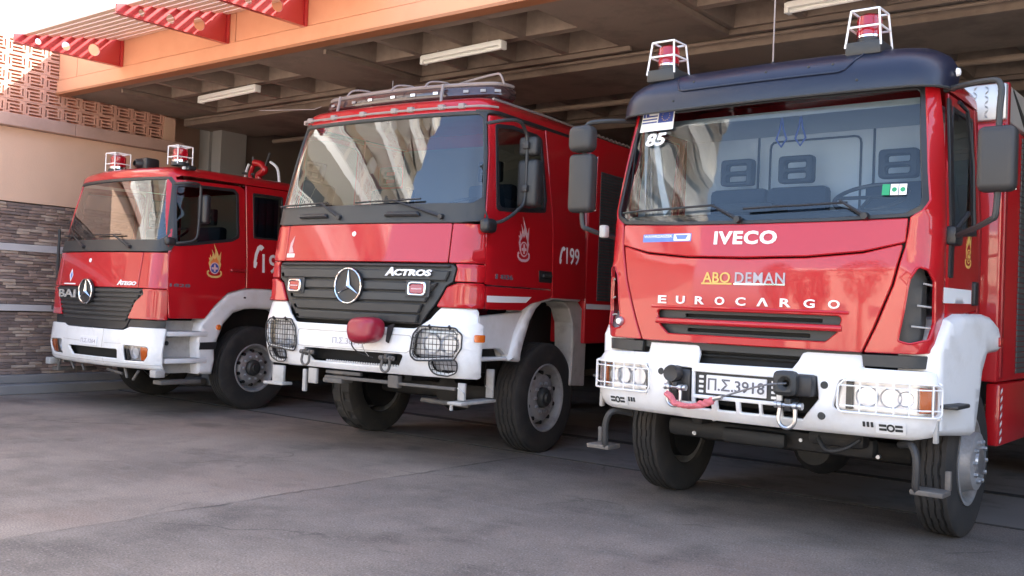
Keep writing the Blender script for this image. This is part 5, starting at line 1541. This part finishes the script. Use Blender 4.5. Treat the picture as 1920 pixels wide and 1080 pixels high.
for sg in (1, -1): MB().rbox(*sorted((sg * .38, sg * .46)), .25, 6.6, .66, .92, .01).build('chassis_rail', M['chassis'], tb)
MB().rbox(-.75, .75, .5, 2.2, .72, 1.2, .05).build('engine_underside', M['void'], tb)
for sg in (1, -1): wheel(tb, sg, 1.43, .505, .84, 1.11, 'rib' if sg > 0 else 'lug', .30, M['rubber'] if sg > 0 else M['rubber_dusty'])
for sg in (1, -1): wheel(tb, sg, 4.9, .505, .84, 1.11, 'lug', .30, M['rubber_dusty'])
# mirrors
for sg in (1,):
    mx = sg * 1.34
    arm = bez([(sg * 1.16, .20, 2.815), (sg * 1.28, .30, 2.85), (mx, .42, 2.86), (mx, .52, 2.80), (mx, .555, 2.70), (mx, .555, 2.25), (mx - sg * .02, .48, 2.13), (sg * 1.27, .34, 2.03), (sg * 1.20, .24, 2.0)], 5)
    am = tube_obj('mirror_arm', arm, .015, M['dkgrey'], tb)
    b = MB(); b.rbox(mx - .09, mx + .09, .56, .66, 2.60, 2.76, .03, 3); b.build('small_mirror', M['dkgrey'], am, smooth=50)
    b = MB(); b.rbox(mx - .10, mx + .10, .56, .70, 2.17, 2.57, .04, 3); mh = b.build('mirror', M['dkgrey'], am, smooth=50)
    for zz in (2.68, 2.32): MB().rbox(mx - .03, mx + .03, .525, .60, zz - .03, zz + .03, .008).build('mirror_clamp', M['grey'], am)
    b = MB(); b.rbox(*sorted((sg * 1.165, sg * 1.26)), .14, .30, 1.92, 2.04, .04, 3); b.build('mirror_foot', M['black'], am, smooth=50)
# roof rail, light bar, antenna
b = MB(); wire(SD, [(-1.26, 3.0), (1.22, 3.0)], .02, .010, b, n=6); rr_ = b.build('roof_rail', M['rail'], tb)
for c_ in (-1.15, -.95, -.62, -.25, .12, .30, .62, .82):
    p = SD.point(c_, 3.0, .01); MB().rbox(p.x - .03, p.x + .03, p.y - .02, p.y + .05, 2.985, 3.03, .008).build('rail_clip', M['rail'], rr_)
b = MB(); b.tube([(1.12, .35, 3.05), (1.12, 1.2, 3.06), (1.08, 1.9, 3.07)], .010, 6); b.build('roof_side_rail', M['rail'], tb)
LB = Surf([(3.115, 1.00, .49, .12, .10), (3.15, 1.04, .45, .13, .10), (3.20, 1.04, .45, .13, .10), (3.245, 1.01, .50, .12, .10)], 1.16, .76)
bar = panel('light_bar', LB, [(-LB.side(.82), 3.115), (LB.side(.82), 3.115), (LB.side(.82), 3.245), (-LB.side(.82), 3.245)], M['lightbar'], tb, off=-.01, thick=.012, bev=.003, step=.06, smooth=60)
MB().rbox(-.98, .98, .58, .86, 3.10, 3.114, .005).rbox(-.98, .98, .62, .86, 3.24, 3.258, .005).build('bar_tray', M['rail'], bar)
b = MB(); wire(LB, [(-LB.side(.80), 3.250), (LB.side(.80), 3.250)], .008, .016, b); b.build('bar_top_rail', M['rail'], bar)
for c_ in (-.86, -.55, -.33, -.05, .18, .42, .72, .88, 1.0):
    panel('bar_lamp', LB, rrect(c_ - .025, c_ + .025, 3.168, 3.192, .004), M['alu'] if abs(c_) > .5 else M['reflector'], bar, off=.003, thick=.004, bev=.001)
for c_ in (-.74, .50):
    p = LB.point(c_, 3.15, .015)
    b = MB(); b.tube([(p.x, p.y, 3.25), (p.x, p.y - .012, 3.18), (p.x + .06, p.y - .10, 3.07)], .014, 6); b.build('bar_bracket', M['rail'], bar)
for c_ in (-.52, .0, .38):
    b = MB(); b.tube(bez([(c_, .36, 3.21), (c_ + .02, .42, 3.27), (c_ + .10, .55, 3.28), (c_ + .16, .66, 3.22)]), .009, 6); b.build('bar_hoop', M['rail'], bar)
b = MB(); b.tube(bez([(.50, .62, 3.26), (.62, .62, 3.29), (.93, .62, 3.33), (1.0, .62, 3.32), (1.03, .64, 3.24)], 6), .010, 6); b.build('bar_hoop', M['rail'], bar)
tube_obj('antenna', [(-.32, .75, 3.1), (-.32, .76, 3.42)], .004, M['rail'], tb, 5)
tube_obj('antenna', [(-1.03, .55, 3.19), (-1.12, .55, 3.17), (-1.9, .56, 3.22)], .0035, M['rail'], tb, 5)
# body behind
MB().rbox(-1.17, 1.17, 1.99, 6.8, 1.0, 3.02, .02).build('body', red, tb)
for sg in (1, -1):
    b = MB()
    for i in range(44): b.rbox(*sorted((sg * 1.171, sg * 1.180)), 2.20, 3.6, 1.42 + i * .029, 1.446 + i * .029, .003, 1)
    b.build('roller_shutter', M['rshutter'], tb, kind='stuff')
    panel('white_stripe', sideflat(1.171, sg), sp([(2.0, 1.335), (6.5, 1.335), (6.5, 1.385), (2.0, 1.385)], sg), M['wtext'], tb, off=.001, thick=.002, bev=0)
b = MB()
for i in range(26): b.tube([(1.16, 2.1 + i * .09, 3.03), (1.16, 2.145 + i * .09, 3.045), (1.16, 2.19 + i * .09, 3.03)], .010, 5)
b.build('roof_chain', M['rail'], tb)
MB().rbox(-1.14, 1.14, 1.975, 2.4, 2.9, 3.015, .02).build('body_shoulder', M['red_dark'], tb)

# ================================================================== TRUCK A: left truck
ta = empty('fire_truck', (-4.7399, 11.0811, 0), -.659, label='red fire truck with two caged round beacons and crew cab, leftmost beside the stone wall', cat='fire truck', group='fire trucks parked in the garage bays')
SA = Surf([(1.02, 1.14, -.03, .15, .11), (1.37, 1.135, -.02, .15, .11), (1.77, 1.12, .03, .16, .11), (2.62, 1.04, .20, .16, .12)], 1.30, .55)
c1 = lambda z: SA.side(.24, 1, z)
hdA = panel('bonnet', SA, rrect(-.85, .82, 1.372, 1.762, .01), red, ta, off=-.02, thick=.02, bev=.005, step=.06)
SAI = Surf([(r0, w - .03, f + .03, rr, bw_) for r0, w, f, rr, bw_ in SA.rows], 1.30, .55)
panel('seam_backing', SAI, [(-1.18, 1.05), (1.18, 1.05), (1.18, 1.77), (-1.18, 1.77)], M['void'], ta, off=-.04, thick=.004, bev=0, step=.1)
for sg in (1, -1):
    def m(l): return [(sg * x, z) for x, z in l]
    panel('corner_panel', SA, m([(.83 if sg > 0 else .86, 1.372), (c1(1.372), 1.372), (c1(1.765), 1.765), (.83 if sg > 0 else .86, 1.762)]), red, ta, off=-.02, thick=.02, bev=.005, step=.05)
    panel('corner_flap', SA, fillet(m([(.70, 1.035), (c1(1.035), 1.035), (c1(1.365), 1.365), (.89, 1.365), (.915, 1.31), (.80, 1.22)]), .015), red, ta, off=-.02, thick=.022, bev=.007, step=.05)
    panel('bumper_filler', SA, m([(.66, .93), (c1(.93), .93), (c1(1.03), 1.03), (.70, 1.03)]), M['black'], ta, off=-.06, thick=.02, bev=.003, step=.08)
    panel('pillar', SA, m([(1.10, 1.770), (c1(1.770), 1.770), (c1(2.63), 2.63), (1.02, 2.63), (1.06, 2.55), (1.12, 1.85)]), red, ta, off=-.02, thick=.02, bev=.005, step=.06)
wo = fillet([(-1.10, 1.79), (-1.0, 1.772), (1.0, 1.772), (1.10, 1.79), (1.115, 1.85), (1.045, 2.55), (.96, 2.615), (-.96, 2.615), (-1.045, 2.55), (-1.115, 1.85)], .03)
wi_ = fillet([(-.98, 1.905), (.98, 1.905), (1.04, 1.95), (.985, 2.53), (.92, 2.58), (-.92, 2.58), (-.985, 2.53), (-1.04, 1.95)], .04)
wfA = panel('windscreen_frame', SA, wo, M['dkgrey'], ta, holes=[wi_], off=-.02, thick=.022, bev=.004, step=.05)
panel('windscreen', SA, inset(wi_, -.008), M['glass'], ta, off=-.012, thick=.002, bev=0, step=.05, smooth=60)
panel('roof_header', SA, [(-1.06, 2.615), (1.06, 2.615), (1.12, 2.635), (-1.12, 2.635)], red, ta, off=-.02, thick=.018, bev=.003, step=.06)
wiper(ta, SA, [(-.93, 1.955), (-.50, 1.945)], (-.30, 1.82), (-.55, 1.94), off=.03)
wiper(ta, SA, [(-.10, 1.95), (.44, 1.955)], (.60, 1.82), (.33, 1.945), off=.03)
for sg in (1, -1):
    def sd(l): return [(SA.side(y, sg, z), z) for y, z in l]
    do = sd([(.25, 1.055), (.70, 1.06), (.82, 1.20), (1.0, 1.36), (1.24, 1.42), (1.24, 2.56), (1.18, 2.60), (.30, 2.58), (.25, 1.85)])
    wi = sd([(.32, 1.86), (1.04, 1.965), (1.13, 2.01), (1.13, 2.50), (1.08, 2.54), (.36, 2.52)])
    d = panel('door', SA, fillet(do, .02), red, ta, holes=[fillet(wi, .04)], off=-.02, thick=.02, bev=.005, step=.07)
    g = panel('door_window', SA, inset(wi, -.015), M['glass_side'], d, off=-.012, thick=.002, bev=0, step=.12)
    panel('window_seal', SA, fillet(inset(wi, -.02), .04), M['black'], g, holes=[fillet(inset(wi, .014), .04)], off=-.007, thick=.010, bev=.002, step=.06)
    panel('door_handle', SA, fillet(sd([(1.02, 1.60), (1.22, 1.60), (1.22, 1.635), (1.02, 1.635)]), .012), M['red_dark'], d, off=.0, thick=.03, bev=.01)
    cr = sd([(1.25, 1.42), (2.55, 1.43), (2.55, 2.62), (1.25, 2.62)])
    w2 = sd([(1.36, 2.02), (1.78, 2.02), (1.78, 2.53), (1.36, 2.53)])
    c_ = panel('crew_cab', SA, fillet(cr, .01), red, ta, holes=[fillet(w2, .03)], off=-.02, thick=.02, bev=.005, step=.08)
    g = panel('crew_window', SA, inset(w2, -.01), M['glass_side'], c_, off=-.012, thick=.002, bev=0)
    panel('window_seal', SA, fillet(inset(w2, -.015), .03), M['black'], g, holes=[fillet(inset(w2, .010), .03)], off=-.007, thick=.010, bev=.002, step=.06)
rfA = roof_shell('roof', SA, 2.63, 2.57, .11, .13, red, ta)
MB().box(-1.05, 1.05, 2.5, 2.55, 1.3, 2.62).build('cab_back', M['red_dark'], ta, smooth=0)
MB().box(-1.03, 1.03, 1.78, 1.80, 1.3, 2.61).build('cab_lining', M['interior_br'], ta, smooth=0)
MB().rbox(-1.05, 1.05, .22, .55, 1.5, 1.88, .05).build('dashboard', M['interior_dk'], ta)
for sx in (-.55, .55): seat(ta, sx, 1.15, 1.45, w=.46, back=.68)
steering(ta, (.55, .6, 1.98), .21, R(30))
b = MB()
for i in range(10):
    for j in range(2): b.v.append((1.02 + .012 * math.sin(i * 2.2), 1.40 + i * .038, 2.5 - j * .5))
for i in range(9): b.f.append((i * 2, i * 2 + 2, i * 2 + 3, i * 2 + 1))
b.build('crew_curtain', M['curtain_b'], ta)
text('model_number', '1828', SA, SA.side(.25, 1, 1.41), SA.side(.50, 1, 1.41), 1.40, 1.435, M['dktext'], ta, off=.001, thick=.004, bold=.02)
emblem(ta, SA, SA.side(.81), 1.645, .33)
phone199(ta, SA, SA.side(1.47), SA.side(1.84), 1.61, 1.835, '199', (SA.side(1.345), SA.side(1.50), 1.67, 1.935), M['wtext'])
p = SA.point(-.092, 1.665, 0); b = MB(); b.lathe([(p.y - .008, 0), (p.y - .006, .022), (p.y + .004, .026)], 'y', c=(p.x, 0, p.z), n=16); b.build('bonnet_badge', M['wtext'], hdA)
panel('diamond_decal', SA, [(-.51, 1.42), (-.46, 1.495), (-.51, 1.57), (-.56, 1.495)], M['wtext'], hdA, off=.001, thick=.001, bev=0)
panel('diamond_print', SA, [(-.51, 1.44), (-.475, 1.495), (-.51, 1.55), (-.53, 1.495)], M['bluelab'], hdA, off=.0025, thick=.0006, bev=0)
panel('white_line_decal', SA, [(-.69, 1.388), (-.36, 1.388), (-.36, 1.402), (-.69, 1.402)], M['wtext'], hdA, off=.001, thick=.001, bev=0)
text('lettering', 'A', SA, .50, .575, 1.395, 1.455, M['wtext'], hdA, off=.001, thick=.008, bold=.03, shear=.25)
text('lettering', 'TEGO', SA, .57, .80, 1.397, 1.44, M['wtext'], hdA, off=.001, thick=.008, bold=.04, shear=.2)
# grille
gA = [(-.60, .915), (.60, .915), (.66, .95), (.715, 1.04), (.81, 1.225), (.90, 1.29), (.90, 1.365), (-.90, 1.365), (-.90, 1.29), (-.81, 1.225), (-.715, 1.04), (-.66, .95)]
SGA = Surf([(.90, 1.14, -.01, .15, .11), (1.37, 1.135, -.02, .15, .11)], 1.30, .55)
gp = panel('grille', SGA, fillet(gA, .012), M['black'], ta, off=-.03, thick=.02, bev=.005, step=.06)
for k, (z0, w0) in enumerate(((1.315, .87), (1.262, .84), (1.21, .78), (1.158, .75), (1.106, .72), (1.054, .69), (1.002, .66))):
    panel('grille_slat', SGA, fillet([(-w0, z0), (w0, z0), (w0 + .015, z0 + .034), (-w0 - .015, z0 + .034)], .005), M['dkgrey'], gp, off=-.01, thick=.022, bev=.008, step=.09)
star(ta, SGA, -.028, 1.315, .135, off=.04)
text('lettering', 'BAI', SGA, -.73, -.27, 1.24, 1.33, M['offwhite'], gp, off=.030, thick=.010, bold=.015)
# bumper
SH = Surf([(.49, 1.14, .04, .15, .11), (.53, 1.165, .0, .15, .11), (.70, 1.17, -.03, .15, .11), (.95, 1.16, -.01, .15, .11)], 1.23, .40)
ce = lambda z: SH.side(.23, 1, z)
lA = fillet([(.655, .745), (1.0, .74), (1.025, .72), (1.01, .64), (.95, .58), (.66, .577)], .012)
slA = fillet([(-.47, .692), (.555, .692), (.535, .59), (-.36, .59)], .02)
bA = panel('bumper', SH, fillet([(-ce(.50), .50), (-1.1, .49), (1.1, .49), (ce(.50), .50), (ce(.945), .945), (.72, .945), (.62, .908), (-.55, .908), (-.65, .935), (-ce(.935), .935)], .02), wht, ta, holes=[lA, mirror(lA), slA], off=-.02, thick=.02, bev=.008, step=.05)
panel('bumper_cavity', SH, [(-.55, .57), (.6, .57), (.6, .71), (-.55, .71)], M['void'], bA, off=-.08, thick=.01, bev=0)
b = MB(); wire(SH, [(-1.05, .545), (1.1, .545)], .0005, .003, b); wire(SH, [(.292, .905), (.292, .70)], .0005, .003, b); wire(SH, [(.292, .585), (.292, .50)], .0005, .003, b); wire(SH, [(-.6, .76), (-.17, .755)], .0005, .0025, b); wire(SH, [(.33, .755), (.62, .76)], .0005, .0025, b)
b.build('bumper_seam', M['offwhite'], bA)
plA = panel('number_plate', SH, rrect(-.15, .195, .714, .812, .005), M['plate'], bA, off=.001, thick=.008, bev=.002)
text('plate_number', 'Π.Σ.1264', SH, -.13, .175, .738, .785, M['grtext'], plA, off=.0095, thick=.0015, bold=.01)
for sg in (1, -1):
    def m(l): return [(sg * x, z) for x, z in l]
    l_ = lA if sg > 0 else mirror(lA)
    hd1 = panel('headlamp', SH, inset(l_, -.006), M['reflector'], bA, off=-.07, thick=.004, bev=0, step=.05)
    lamp_bowl(hd1, SH, sg * .79, .662, .068, -.04)
    panel('indicator', SH, m([(.91, .585), (.95, .59), (1.005, .65), (1.015, .715), (.99, .733), (.91, .738)]), M['orange_lens'], hd1, off=-.04, thick=.03, bev=.005)
    panel('lamp_divider', SH, m([(.66, .58), (.70, .58), (.69, .74), (.66, .74)]), M['grey'], hd1, off=-.055, thick=.02, bev=.003)
    panel('lamp_cover', SH, inset(l_, .003), M['lampglass'], hd1, off=-.008, thick=.002, bev=0, step=.08)
    # fenders and steps
    FS = sideflat(1.13, sg)
    ar = [(.655, .44), (.845, .435), (.875, .60), (.865, .715), (.905, .83), (.975, 1.005), (1.10, 1.13), (1.25, 1.175), (1.40, 1.185), (1.72, 1.175), (1.95, 1.05), (2.06, .80), (2.10, .50), (2.22, .50), (2.20, .90), (2.06, 1.22), (1.80, 1.40), (1.55, 1.428), (1.22, 1.412), (1.0, 1.35), (.80, 1.17), (.66, 1.0), (.62, .80)]
    fp = panel('fender', FS, sp(fillet(ar, .02), sg), wht, ta, off=-.22, thick=.22, bev=.025, step=.06, smooth=50)
    panel('dark_trim', FS, sp([(.652, .715), (.862, .715), (.885, .80), (.66, .795)], sg), M['black'], fp, off=.001, thick=.006, bev=.002)
    panel('side_indicator', FS, sp(circ(.89, .965, .032, n=16), sg), M['orange_lens'], fp, off=.001, thick=.02, bev=.006)
    panel('marker_dot', FS, sp(rrect(1.22, 1.25, 1.30, 1.32, .004), sg), M['black'], fp, off=.001, thick=.004, bev=.001)
    panel('step_back', FS, sp([(.22, .45), (.66, .45), (.66, 1.03), (.22, 1.03)], sg), M['offwhite'], ta, off=-.16, thick=.02, bev=.003, step=.1)
    for zz in (.86, .565):
        b = MB(); b.rbox(*sorted((sg * 1.0, sg * 1.14)), .235, .76, zz, zz + .055, .012); so_ = b.build('cab_step', wht, ta)
        MB().rbox(*sorted((sg * 1.02, sg * 1.13)), .27, .74, zz + .056, zz + .060, .001, 1).build('step_grip', M['silver'], so_, smooth=0)
    b = MB(); b.rbox(*sorted((sg * 1.0, sg * 1.16)), .18, .68, .34, .385, .01); b.build('lower_step', M['chassis_grey'], ta)
    MB().rbox(*sorted((sg * 1.06, sg * 1.17)), .10, .22, .42, .50, .01).build('bumper_bracket', M['offwhite'], ta)
    panel('filler_cap', FS, sp(circ(.33, .78, .025, n=14), sg), M['grey'], ta, off=-.138, thick=.012, bev=.003)
    panel('wheel_housing', FS, sp([(.85, .50), (2.1, .50), (2.1, 1.18), (.85, 1.18)], sg), M['chassis'], ta, off=-.40, thick=.02, bev=0, step=.3)
    for q in (1.45, 4.9): wheel(ta, sg, q, .488, .85, 1.10, 'rib', .27, M['rubber'])
    if sg < 0: continue
    # mirrors
    mx = sg * 1.27
    arm = bez([(sg * 1.12, .26, 2.515), (mx, .34, 2.53), (mx, .47, 2.52), (mx, .49, 2.40), (mx, .48, 2.05), (mx, .44, 1.92), (sg * 1.22, .28, 1.875), (sg * 1.16, .20, 1.87)], 5)
    am = tube_obj('mirror_arm', arm, .014, M['grey'], ta)
    b = MB(); b.rbox(mx - .08, mx + .08, .50, .58, 2.10, 2.42, .03, 3); b.build('mirror', M['black'], am, smooth=50)
    b = MB(); b.rbox(*sorted((sg * 1.14, sg * 1.22)), .14, .26, 1.84, 1.93, .03, 3); b.build('mirror_foot', M['black'], am, smooth=50)
MB().rbox(-.8, .8, 1.36, 1.52, .40, .55, .05).build('front_axle', M['chassis'], ta)
for sg in (1, -1): MB().rbox(*sorted((sg * .38, sg * .46)), .25, 6.4, .55, .80, .01).build('chassis_rail', M['chassis'], ta)
MB().rbox(-.7, .7, .4, 2.0, .55, 1.0, .05).build('engine_underside', M['void'], ta)
for (xa, za, xb, zb) in ((-.85, .50, -.90, .38), (-.60, .49, -.52, .40), (-.35, .47, -.30, .40), (.55, .48, .60, .38), (.82, .47, .72, .37), (.2, .45, .5, .42)): tube_obj('underside_bracket', [(xa, .12, za), (xb, .12, zb)], .016, M['chassis_grey'], ta, 6)
# antenna rod at the far corner, beacons, roof horn, monitor
tube_obj('marker_rod', [(-1.27, .25, 1.10), (-1.27, .25, 2.06)], .018, M['black'], ta)
MB().rbox(-1.29, -1.14, .2, .28, 1.07, 1.13, .01).build('rod_bracket', M['black'], ta)
beacon_round(ta, -.27, .40, 2.725, .100, .215)
beacon_round(ta, .99, .40, 2.735, .094, .205)
b = MB(); b.lathe([(.0, .03), (.02, .05), (.10, .07), (.16, .085), (.165, .075), (.12, .03), (.11, 0)], 'y', c=(.16, .35, 2.81), n=20)
b.rbox(.07, .29, .42, .60, 2.72, 2.88, .03); b.build('roof_siren', M['black'], ta)
MB().rbox(1.03, 1.13, .42, .52, 2.69, 2.735, .015).build('roof_marker_lamp', M['black'], ta)
MB().rbox(1.03, 1.07, .395, .43, 2.695, 2.73, .01).build('marker_lens', M['wtext'], ta)
b = MB()
for sx in (.10, .72): b.tube(bez([(sx - (.05 if sx < .4 else -.05), 1.95, 2.74), (sx, 1.95, 2.93), (sx + (.05 if sx < .4 else -.14), 1.95, 3.02)], 4), .017, 8)
mon = b.build('monitor_guard', M['wtext'], ta)
b = MB(); b.tube(bez([(.40, 1.95, 2.74), (.38, 1.93, 2.86), (.50, 1.93, 2.92), (.42, 1.93, 3.0), (.30, 1.92, 3.02)]), .045, 10); b.tube(bez([(.30, 1.94, 2.76), (.25, 1.9, 2.85), (.3, 1.9, 2.98)]), .03, 8); b.build('water_monitor', M['red'], ta)
for q in ([(.28, 1.92, 3.0), (.27, 1.92, 3.10)], [(.50, 1.93, 2.95), (.60, 1.92, 3.13)], [(.1, 1.9, 2.90), (.35, 1.9, 2.87)]): tube_obj('monitor_lever', q, .017, M['dkgrey'], mon)
MB().rbox(-1.14, 1.14, 2.6, 6.6, .95, 2.75, .02).build('body', red, ta)
for sg in (1, -1):
    b = MB()
    for i in range(30): b.rbox(*sorted((sg * 1.141, sg * 1.150)), 2.8, 4.0, 1.1 + i * .05, 1.147 + i * .05, .003, 1)
    b.build('roller_shutter', M['rshutter'], ta, kind='stuff')
